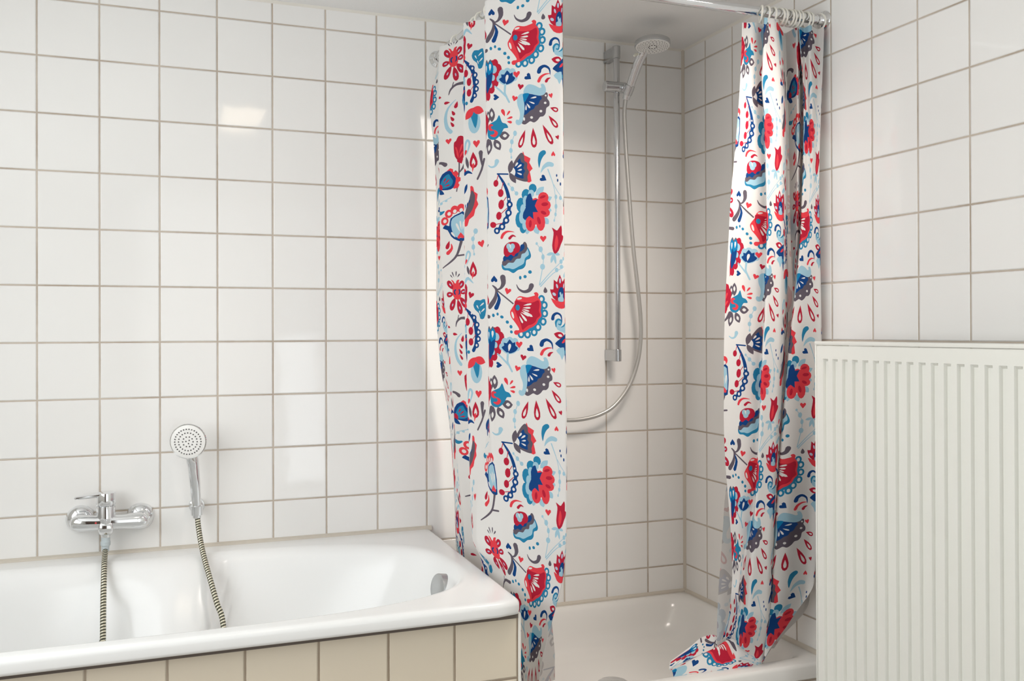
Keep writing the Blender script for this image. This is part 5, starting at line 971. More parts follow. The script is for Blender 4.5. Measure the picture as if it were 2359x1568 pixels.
k -1820 17525 -1726 17538 -1653 17566 -1597 17609 -1560 17664 -1540 17733 -1541 17819 -1636 17806 -1709 17777 -1764 17735 -1801 17679 -1821 17610
k -1591 17792 -1549 17716 -1497 17666 -1438 17637 -1371 17630 -1297 17645 -1213 17685 -1255 17762 -1307 17812 -1366 17840 -1433 17847 -1507 17833
k -1457 16919 -1411 16960 -1352 16945 -1348 16889 -1394 16833 -1457 16764 -1519 16833 -1565 16889 -1561 16945 -1503 16960
p -1835 16625 -1827 16686 -1817 16770 -1801 16841 -1783 16895 -1759 16940 -1751 16952 -1748 16948 -1725 16924 -1715 16886 -1730 16808 -1766 16706 -1792 16630 -1769 16622 -1729 16693 -1678 16793 -1646 16882 -1662 16951 -1706 16998 -1769 17012 -1819 16977 -1853 16922 -1879 16857 -1886 16776 -1887 16689 -1885 16627 -1878 16611 -1861 16604 -1843 16610
k -1860 16582 -1838 16600 -1789 16647 -1767 16702 -1795 16737 -1842 16727 -1865 16672 -1863 16609
c -1571 16671 -1582 16649 -1617 16588 -1660 16500 -1687 16403 -1677 16317 -1626 16259 -1549 16241 -1475 16265 -1430 16327 -1428 16413 -1465 16508 -1517 16592 -1558 16650
w -1563 16506 -1573 16487 -1599 16437 -1616 16375 -1599 16326 -1553 16309 -1509 16330 -1497 16380 -1519 16440 -1551 16488
k -1596 16137 -1580 16171 -1546 16254 -1533 16340 -1560 16379 -1597 16347 -1610 16262 -1601 16174
g -1730 16235 -1713 16295 -1709 16352 -1717 16408 -1736 16461 -1766 16511 -1810 16560 -1827 16499 -1831 16442 -1824 16387 -1805 16334 -1774 16283
c -1880 16270 -1882 16261 -1892 16234 -1902 16196 -1905 16155 -1894 16121 -1869 16101 -1836 16099 -1807 16114 -1794 16142 -1801 16176 -1823 16212 -1851 16242 -1873 16263
g -1406 15937 -1342 16036 -1267 16171 -1215 16321 -1179 16441 -1183 16464 -1204 16479 -1231 16475 -1247 16456 -1279 16338 -1328 16192 -1398 16062 -1458 15963 -1461 15943 -1446 15927 -1424 15924
g -1253 16274 -1256 16329 -1264 16405 -1268 16476 -1265 16535 -1260 16590 -1253 16628 -1275 16672 -1325 16689 -1373 16669 -1392 16624 -1382 16585 -1371 16528 -1357 16466 -1336 16394 -1312 16319 -1292 16267
n -1596 16109 -1628 16136 -1677 16170 -1739 16195 -1805 16186 -1859 16167 -1895 16154 -1922 16125 -1918 16088 -1887 16064 -1845 16067 -1814 16084 -1773 16105 -1742 16115 -1702 16115 -1647 16102 -1606 16093
k -1671 15772 -1623 15788 -1571 15745 -1557 15688 -1541 15625 -1483 15594 -1432 15559 -1443 15483 -1462 15403 -1433 15346 -1412 15292 -1456 15228 -1512 15158 -1533 15077 -1561 15002 -1635 14958 -1711 14913 -1742 14831 -1770 14758 -1840 14729 -1900 14749 -1905 14836 -1870 14980 -1768 15195 -1671 15425 -1664 15628
g -1631 15670 -1571 15629 -1521 15536 -1515 15451 -1531 15358 -1563 15257 -1611 15158 -1681 15073 -1760 15002 -1845 14938 -1910 14913 -1920 14963 -1890 15069 -1804 15242 -1711 15425 -1666 15578
n -1711 15314 -1699 15335 -1678 15383 -1679 15423 -1702 15427 -1718 15388 -1714 15337
n -1790 15203 -1776 15232 -1749 15298 -1748 15355 -1773 15359 -1793 15305 -1793 15234
n -1860 15180 -1848 15206 -1827 15263 -1828 15311 -1852 15314 -1867 15268 -1864 15207
n -1910 15581 -1855 15612 -1815 15650 -1786 15692 -1768 15739 -1762 15790 -1770 15848 -1825 15816 -1865 15779 -1894 15737 -1911 15690 -1917 15638
p -1516 14605 -1606 14403 -1591 14179 -1571 13992 -1551 13993 -1571 14180 -1586 14400 -1497 14599
p -1432 14597 -1449 14549 -1494 14523 -1544 14532 -1577 14572 -1577 14623 -1544 14663 -1494 14672 -1449 14646
p -1536 14402 -1550 14359 -1586 14336 -1626 14344 -1652 14379 -1652 14425 -1626 14460 -1586 14467 -1550 14445
p -1526 14188 -1540 14140 -1576 14114 -1616 14123 -1642 14162 -1642 14214 -1616 14254 -1576 14263 -1540 14237
p -1531 14001 -1538 13976 -1556 13962 -1576 13967 -1589 13988 -1589 14015 -1576 14036 -1556 14041 -1538 14027
k -1337 14307 -1306 14355 -1248 14355 -1229 14304 -1256 14242 -1294 14165 -1371 14215 -1429 14256 -1440 14309 -1391 14335
c -1601 13823 -1611 13803 -1644 13745 -1685 13661 -1711 13568 -1703 13486 -1659 13429 -1590 13410 -1523 13432 -1481 13490 -1478 13573 -1509 13665 -1554 13747 -1590 13803
w -1597 13664 -1606 13646 -1631 13598 -1647 13539 -1633 13492 -1592 13475 -1552 13494 -1540 13542 -1559 13600 -1586 13647
k -1631 13343 -1616 13373 -1582 13445 -1568 13521 -1589 13557 -1623 13530 -1638 13454 -1634 13376
g -1730 13467 -1717 13514 -1715 13558 -1722 13600 -1738 13639 -1764 13677 -1800 13712 -1813 13666 -1816 13622 -1809 13580 -1792 13540 -1767 13502
p -1840 13777 -1829 13832 -1815 13908 -1797 13970 -1777 14014 -1754 14047 -1749 14055 -1743 14049 -1724 14023 -1720 13984 -1746 13907 -1794 13810 -1829 13738 -1811 13730 -1765 13796 -1703 13890 -1661 13974 -1667 14039 -1701 14086 -1751 14108 -1800 14085 -1835 14042 -1863 13988 -1874 13916 -1879 13837 -1880 13781
k -1880 13734 -1858 13751 -1809 13793 -1783 13844 -1804 13879 -1848 13871 -1875 13820 -1880 13760
c -1664 12976 -1613 12997 -1571 12969 -1586 12923 -1641 12890 -1714 12851 -1742 12923 -1761 12980 -1739 13024 -1687 13021
p -1853 13257 -1826 13290 -1793 13326 -1778 13339 -1730 13322 -1658 13274 -1603 13239 -1589 13251 -1628 13301 -1689 13369 -1763 13418 -1847 13397 -1902 13352 -1936 13321 -1949 13286 -1930 13252 -1891 13241
"""
INKS = [('w', (.82, .81, .79)), ('c', (.50, .016, .045)), ('k', (.80, .055, .075)), ('n', (.006, .060, .235)), ('t', (.022, .235, .43)),
        ('m', (.004, .215, .47)), ('p', (.37, .60, .72)), ('g', (.125, .105, .135)), ('l', (.52, .60, .78))]
def cloth_mat(ink, col):
    """printed cotton: clear colour on the face, faded print on the reverse, a little light through the weave"""
    m = mat('printed_cotton_' + ink, col, .78, spec=.18); g = G(m)
    geo = g.n.new('ShaderNodeNewGeometry')
    wht = (.66, .64, .62, 1)
    back = tuple(.30 * a + .70 * b for a, b in zip(col, wht[:3]))
    f = g.mix(geo.outputs['Backfacing'], (*col, 1), (*back, 1))
    pb = g.n['Principled BSDF']; g.l.new(f, pb.inputs['Base Color'])
    nz = g.noise(geo.outputs['Position'], 900, 1)
    bp = g.n.new('ShaderNodeBump'); bp.inputs['Distance'].default_value = .0003; bp.inputs['Strength'].default_value = .4
    g.l.new(nz, bp.inputs['Height']); g.l.new(bp.outputs[0], pb.inputs['Normal'])
    tl = g.n.new('ShaderNodeBsdfTranslucent'); g.l.new(f, tl.inputs[0])
    mx_ = g.n.new('ShaderNodeMixShader'); mx_.inputs[0].default_value = .32
    out = g.n['Material Output']
    g.l.new(pb.outputs[0], mx_.inputs[1]); g.l.new(tl.outputs[0], mx_.inputs[2]); g.l.new(mx_.outputs[0], out.inputs[0])
    return m
CLOTH = [cloth_mat(k, c) for k, c in INKS]
INKI = {k: i for i, (k, c) in enumerate(INKS)}
SHAPES = []
for ln in PRINT.strip().split('\n'):
    q = ln.split(); a = np.array([int(x) for x in q[1:]], float).reshape(-1, 2) / 10000
    SHAPES.append((INKI[q[0]], a))

class Cloth:
    """smooth surface through fold lines: columns at cloth position u, rows at cloth height v"""
    def __init__(s, us, vs, P, sig=.0085, du=.0035):
        us, vs, P = np.array(us), np.array(vs[::-1]), np.array(P)[:, ::-1]
        s.gu = np.arange(us[0], us[-1] + du, du); s.gv = np.arange(vs[0], vs[-1] + 1e-6, .008)
        # rows: cubic along every column
        A = np.zeros((len(us), len(s.gv), 3))
        dv = np.gradient(P, vs, axis=1)
        for j, v in enumerate(s.gv):
            k = min(max(np.searchsorted(vs, v, side='right') - 1, 0), len(vs) - 2)
            h = vs[k + 1] - vs[k]; t = (v - vs[k]) / h
            A[:, j] = (2*t**3-3*t*t+1)*P[:, k] + (t**3-2*t*t+t)*h*dv[:, k] + (3*t*t-2*t**3)*P[:, k+1] + (t**3-t*t)*h*dv[:, k+1]
        B = np.zeros((len(s.gu), len(s.gv), 3))
        for j in range(len(s.gv)):
            for c in range(3): B[:, j, c] = np.interp(s.gu, us, A[:, j, c])
        K = int(3 * sig / du) + 1; w = np.exp(-.5 * (np.arange(-K, K + 1) * du / sig) ** 2); w /= w.sum()
        pad = np.concatenate([2*B[:1] - B[K:0:-1], B, 2*B[-1:] - B[-2:-K-2:-1]], 0)
        B = sum(w[i] * pad[i:i + len(s.gu)] for i in range(2 * K + 1))
        s.B = B; s.du = du
    def at(s, u, v):
        fu = np.clip((u - s.gu[0]) / s.du, 0, len(s.gu) - 1.001); fv = np.clip((v - s.gv[0]) / .008, 0, len(s.gv) - 1.001)
        i, j = fu.astype(int), fv.astype(int); a, b = (fu - i)[:, None], (fv - j)[:, None]
        return (s.B[i, j]*(1-a)*(1-b) + s.B[i+1, j]*a*(1-b) + s.B[i, j+1]*(1-a)*b + s.B[i+1, j+1]*a*b)
    def normal(s, u, v):
        e = .0045
        n = np.cross(s.at(u + e, v) - s.at(u - e, v), s.at(u, v + e) - s.at(u, v - e))
        return n / (np.linalg.norm(n, axis=1)[:, None] + 1e-12)

def print_cell():
    """triangulate one repeat of the print, cut along its borders; returns points, triangles, ink of each triangle"""
    verts, edges, faces, ink = [], [], [], []
    nu, nv = 68, 60
    bd = [(REPEAT_U * i / nu, 0) for i in range(nu)] + [(REPEAT_U, REPEAT_V * i / nv) for i in range(nv)]
    bd += [(REPEAT_U * i / nu, REPEAT_V) for i in range(nu, 0, -1)] + [(0, REPEAT_V * i / nv) for i in range(nv, 0, -1)]
    verts.extend(Vector(p) for p in bd); faces.append(list(range(len(bd)))); ink.append(0)
    order = []
    for k, (col, q) in enumerate(SHAPES):
        for a in range(-3, 4):
            for b in range(-5, 6):
                qq = q + np.array([a * REPEAT_U, b * REPEAT_V])
                if qq[:, 0].max() < 0 or qq[:, 0].min() > REPEAT_U or qq[:, 1].max() < 0 or qq[:, 1].min() > REPEAT_V: continue
                k0 = len(verts); verts.extend(Vector((float(x), float(y))) for x, y in qq)
                faces.append(list(range(k0, k0 + len(qq)))); ink.append(col)
    for j in range(1, nv):
        for i in range(nu): verts.append(Vector((REPEAT_U * (i + (.5 if j % 2 else .25)) / nu, REPEAT_V * j / nv)))
    V, E, F, ov, oe, of = delaunay_2d_cdt(verts, edges, faces, 0, 1e-6)
    P = np.array([(v[0], v[1]) for v in V])
    T = np.array([list(f) for f in F if len(f) == 3]); cen = P[T].mean(1)
    k = (cen[:, 0] > 0) & (cen[:, 0] < REPEAT_U) & (cen[:, 1] > 0) & (cen[:, 1] < REPEAT_V)
    T, cen = T[k], cen[k]; mi = np.zeros(len(T), int)
    for f, col in list(zip(faces, ink))[1:]:
        q = np.array([verts[i][:] for i in f]); lo, hi = q.min(0), q.max(0)
        k = np.nonzero((cen[:, 0] > lo[0]) & (cen[:, 0] < hi[0]) & (cen[:, 1] > lo[1]) & (cen[:, 1] < hi[1]))[0]
        if not len(k): continue
        x, y = cen[k, 0], cen[k, 1]; wn = np.zeros(len(k), int)
        for (xa, ya), (xb, yb) in zip(q, np.roll(q, -1, 0)):
            left = (xb - xa) * (y - ya) - (x - xa) * (yb - ya)
            wn += ((ya <= y) & (yb > y) & (left > 0)).astype(int); wn -= ((ya > y) & (yb <= y) & (left < 0)).astype(int)
        mi[k[wn != 0]] = col
    return P, T, mi
CELL_V, CELL_T, CELL_I = print_cell()

def clip(poly, a, b, c):
    """keep the part of a polygon where a*u + b*v >= c"""
    out = []
    for i in range(len(poly)):
        p, q = poly[i - 1], poly[i]
        if (p, q) > (q, p): sw = True
        else: sw = False
        dp, dq = a * p[0] + b * p[1] - c, a * q[0] + b * q[1] - c
        if (dp >= 0) != (dq >= 0):
            x, y, dx, dy = (q, p, dq, dp) if sw else (p, q, dp, dq)
            t = dx / (dx - dy); out.append((x[0] + (y[0] - x[0]) * t, x[1] + (y[1] - x[1]) * t))
        if dq >= 0: out.append(q)
    return out

def curtain(name, net, pshift, hem, vtop, label):
    """hem: (u, v) along the lower edge from one side to the other"""
    cl = Cloth(net['u'], net['v'], net['P'])
    u0, u1 = hem[0][0], hem[-1][0]; vmin = min(h[1] for h in hem)
    index, pts, tris, inks = {}, [], [], []
    def vid(p):
        k = (round(p[0] * 2e5), round(p[1] * 2e5))
        if k not in index: index[k] = len(pts); pts.append(p)
        return index[k]
    for a in range(math.floor((u0 - pshift[0]) / REPEAT_U), math.floor((u1 - pshift[0]) / REPEAT_U) + 1):
        for b in range(math.floor((vmin - pshift[1]) / REPEAT_V), math.floor((vtop - pshift[1]) / REPEAT_V) + 1):
            V = CELL_V + np.array([a * REPEAT_U + pshift[0], b * REPEAT_V + pshift[1]])
            TU, TV = V[:, 0][CELL_T], V[:, 1][CELL_T]
            for (ua, va), (ub, vb) in zip(hem, hem[1:]):
                if ub - ua < 1e-6: continue
                # line through the hem segment: v >= va + (u - ua) * sl
                sl = (vb - va) / (ub - ua)
                ok = (TU.max(1) > ua) & (TU.min(1) < ub) & (TV.min(1) < vtop) & ((TV - va - (TU - ua) * sl).max(1) > 0)
                full = ok & (TU.min(1) >= ua) & (TU.max(1) <= ub) & (TV.max(1) <= vtop) & ((TV - va - (TU - ua) * sl).min(1) >= 0)
                for i in np.nonzero(ok)[0]:
                    poly = [(float(V[k, 0]), float(V[k, 1])) for k in CELL_T[i]]
                    if not full[i]:
                        poly = clip(poly, 1, 0, ua); poly = clip(poly, -1, 0, -ub) if poly else poly
                        poly = clip(poly, 0, -1, -vtop) if poly else poly
                        poly = clip(poly, -sl, 1, va - sl * ua) if poly else poly
                    ids = []
                    for p in poly:
                        k = vid(p)
                        if k not in ids: ids.append(k)
                    for k in range(1, len(ids) - 1):
                        tris.append((ids[0], ids[k], ids[k + 1])); inks.append(int(CELL_I[i]))
    V = np.array(pts); P = cl.at(V[:, 0], V[:, 1]); Nn = cl.normal(V[:, 0], V[:, 1])
    me = bpy.data.meshes.new(name)
    me.from_pydata([tuple(p) for p in P], [], tris)
    for m in CLOTH: me.materials.append(m)
    me.polygons.foreach_set('material_index', np.array(inks, np.int32))
    me.polygons.foreach_set('use_smooth', np.ones(len(tris), bool))
    me.update()
    me.normals_split_custom_set_from_vertices([tuple(n) for n in Nn])
    o = link(name, me)
    return tag(o, label, 'shower curtain')
NETL = {'u': [-0.67, -0.61, -0.55, -0.49, -0.377, -0.19, -0.103, 0.0, 0.2085, 0.25], 'v': [2.012, 1.9, 1.75, 1.6, 1.45, 1.3, 1.2, 1.1, 1.0, 0.92, 0.85, 0.78, 0.7, 0.65, 0.6, 0.55, 0.5, 0.45, 0.4, 0.36, 0.325, 0.28, 0.24],
 'P': [[[-0.8839,-0.05,2.012],[-0.9114,-0.05,1.9],[-0.8996,-0.05,1.75],[-0.8927,-0.05,1.6],[-0.8923,-0.05,1.45],[-0.8938,-0.05,1.3],[-0.8904,-0.05,1.2],[-0.8811,-0.05,1.1],[-0.8648,-0.05,1.0],[-0.8532,-0.05,0.92],[-0.8462,-0.05,0.85],[-0.8425,-0.05,0.78],[-0.8383,-0.05,0.7],[-0.8364,-0.05,0.65],[-0.8345,-0.05,0.6],[-0.8326,-0.05,0.55],[-0.8307,-0.05,0.5],[-0.8294,-0.05,0.45],[-0.8282,-0.05,0.4],[-0.8272,-0.05,0.36],[-0.8264,-0.05,0.325],[-0.8258,-0.05,0.28],[-0.8259,-0.05,0.24]],
  [[-0.8943,-0.12,2.012],[-0.8925,-0.12,1.9],[-0.8897,-0.12,1.75],[-0.8889,-0.12,1.6],[-0.888,-0.12,1.45],[-0.8884,-0.12,1.3],[-0.8887,-0.12,1.2],[-0.8823,-0.12,1.1],[-0.8759,-0.12,1.0],[-0.8704,-0.12,0.92],[-0.8656,-0.12,0.85],[-0.8614,-0.12,0.78],[-0.8567,-0.12,0.7],[-0.8545,-0.12,0.65],[-0.8523,-0.12,0.6],[-0.85,-0.12,0.55],[-0.8478,-0.12,0.5],[-0.8466,-0.12,0.45],[-0.8454,-0.12,0.4],[-0.8445,-0.12,0.36],[-0.8436,-0.12,0.325],[-0.8431,-0.12,0.28],[-0.8432,-0.12,0.24]],
  [[-0.9013,-0.16,2.012],[-0.8974,-0.16,1.9],[-0.8915,-0.16,1.75],[-0.8893,-0.16,1.6],[-0.8871,-0.16,1.45],[-0.8856,-0.16,1.3],[-0.8826,-0.16,1.2],[-0.8776,-0.16,1.1],[-0.8726,-0.16,1.0],[-0.8686,-0.16,0.92],[-0.8651,-0.16,0.85],[-0.8591,-0.16,0.78],[-0.8522,-0.16,0.7],[-0.8497,-0.16,0.65],[-0.8472,-0.16,0.6],[-0.8447,-0.16,0.55],[-0.8422,-0.16,0.5],[-0.8406,-0.16,0.45],[-0.8391,-0.16,0.4],[-0.8379,-0.16,0.36],[-0.8368,-0.16,0.325],[-0.8361,-0.16,0.28],[-0.8363,-0.16,0.24]],
  [[-0.9334,-0.21,2.012],[-0.9376,-0.21,1.9],[-0.9367,-0.21,1.75],[-0.9346,-0.21,1.6],[-0.9325,-0.21,1.45],[-0.9226,-0.21,1.3],[-0.9087,-0.21,1.2],[-0.8999,-0.21,1.1],[-0.8924,-0.21,1.0],[-0.8878,-0.21,0.92],[-0.8838,-0.21,0.85],[-0.8755,-0.21,0.78],[-0.866,-0.21,0.7],[-0.8609,-0.21,0.65],[-0.8558,-0.21,0.6],[-0.8507,-0.21,0.55],[-0.8456,-0.21,0.5],[-0.8441,-0.21,0.45],[-0.8426,-0.21,0.4],[-0.8414,-0.21,0.36],[-0.8404,-0.21,0.325],[-0.8397,-0.21,0.28],[-0.8398,-0.21,0.24]],
  [[-0.8796,-0.34,2.012],[-0.8802,-0.342,1.9],[-0.881,-0.345,1.75],[-0.8818,-0.348,1.6],[-0.8826,-0.351,1.45],[-0.8811,-0.354,1.3],[-0.8801,-0.356,1.2],[-0.8686,-0.358,1.1],[-0.8571,-0.36,1.0],[-0.8348,-0.372,0.92],[-0.8154,-0.3825,0.85],[-0.7902,-0.393,0.78],[-0.7614,-0.405,0.7],[-0.7423,-0.4125,0.65],[-0.7233,-0.42,0.6],[-0.7061,-0.42,0.55],[-0.689,-0.42,0.5],[-0.6775,-0.42,0.45],[-0.666,-0.42,0.4],[-0.6616,-0.42,0.36],[-0.6578,-0.42,0.325],[-0.6574,-0.42,0.28],[-0.6575,-0.42,0.24]],
  [[-0.9351,-0.44,2.012],[-0.9354,-0.44,1.9],[-0.9359,-0.44,1.75],[-0.9351,-0.44,1.6],[-0.9344,-0.44,1.45],[-0.9334,-0.44,1.3],[-0.9328,-0.44,1.2],[-0.9301,-0.44,1.1],[-0.9274,-0.44,1.0],[-0.9251,-0.44,0.92],[-0.9231,-0.44,0.85],[-0.9205,-0.44,0.78],[-0.9175,-0.44,0.7],[-0.9129,-0.44,0.65],[-0.893,-0.44,0.6],[-0.893,-0.44,0.55],[-0.893,-0.44,0.5],[-0.893,-0.44,0.45],[-0.893,-0.44,0.4],[-0.8909,-0.44,0.36],[-0.8889,-0.44,0.325],[-0.8875,-0.44,0.28],[-0.8876,-0.44,0.24]],
  [[-0.8841,-0.5,2.012],[-0.8839,-0.501,1.9],[-0.8836,-0.5025,1.75],[-0.8834,-0.504,1.6],[-0.8831,-0.5055,1.45],[-0.8827,-0.507,1.3],[-0.8824,-0.508,1.2],[-0.8849,-0.509,1.1],[-0.8874,-0.51,1.0],[-0.9034,-0.5207,0.92],[-0.9173,-0.53,0.85],[-0.9308,-0.5393,0.78],[-0.9406,-0.55,0.7],[-0.9345,-0.5513,0.65],[-0.89,-0.5525,0.6],[-0.89,-0.5538,0.55],[-0.89,-0.555,0.5],[-0.89,-0.5563,0.45],[-0.89,-0.5575,0.4],[-0.89,-0.5585,0.36],[-0.8862,-0.5594,0.325],[-0.8834,-0.56,0.28],[-0.8835,-0.56,0.24]],
  [[-0.9396,-0.62,2.012],[-0.9394,-0.6208,1.9],[-0.9389,-0.6219,1.75],[-0.9375,-0.6231,1.6],[-0.9362,-0.6242,1.45],[-0.9364,-0.6254,1.3],[-0.9366,-0.6262,1.2],[-0.9353,-0.6269,1.1],[-0.9333,-0.6277,1.0],[-0.9281,-0.6283,0.92],[-0.9207,-0.6288,0.85],[-0.9127,-0.6294,0.78],[-0.9035,-0.63,0.7],[-0.8946,-0.63,0.65],[-0.8857,-0.63,0.6],[-0.8778,-0.63,0.55],[-0.87,-0.63,0.5],[-0.8646,-0.6275,0.45],[-0.8592,-0.625,0.4],[-0.8549,-0.623,0.36],[-0.8511,-0.6212,0.325],[-0.8484,-0.62,0.28],[-0.8486,-0.62,0.24]],
  [[-0.7944,-0.77,2.012],[-0.7944,-0.77,1.9],[-0.7943,-0.77,1.75],[-0.7937,-0.77,1.6],[-0.7931,-0.77,1.45],[-0.7917,-0.77,1.3],[-0.7907,-0.77,1.2],[-0.7894,-0.77,1.1],[-0.7881,-0.77,1.0],[-0.7878,-0.77,0.92],[-0.7875,-0.77,0.85],[-0.7883,-0.77,0.78],[-0.7892,-0.77,0.7],[-0.7899,-0.7617,0.65],[-0.7927,-0.7533,0.6],[-0.8035,-0.745,0.55],[-0.8112,-0.7296,0.5],[-0.8171,-0.7142,0.45],[-0.8255,-0.7042,0.4],[-0.8317,-0.7025,0.36],[-0.8371,-0.701,0.325],[-0.8377,-0.7,0.28],[-0.8378,-0.7,0.24]],
  [[-0.7855,-0.735,2.012],[-0.7851,-0.735,1.9],[-0.7844,-0.735,1.75],[-0.7837,-0.735,1.6],[-0.783,-0.735,1.45],[-0.7815,-0.735,1.3],[-0.7805,-0.735,1.2],[-0.7786,-0.735,1.1],[-0.7767,-0.735,1.0],[-0.777,-0.735,0.92],[-0.7772,-0.735,0.85],[-0.7791,-0.735,0.78],[-0.7812,-0.735,0.7],[-0.7838,-0.7262,0.65],[-0.788,-0.7175,0.6],[-0.7988,-0.7087,0.55],[-0.8097,-0.7,0.5],[-0.8181,-0.69,0.45],[-0.8266,-0.68,0.4],[-0.8303,-0.672,0.36],[-0.8335,-0.665,0.325],[-0.8324,-0.66,0.28],[-0.8326,-0.66,0.24]]]}
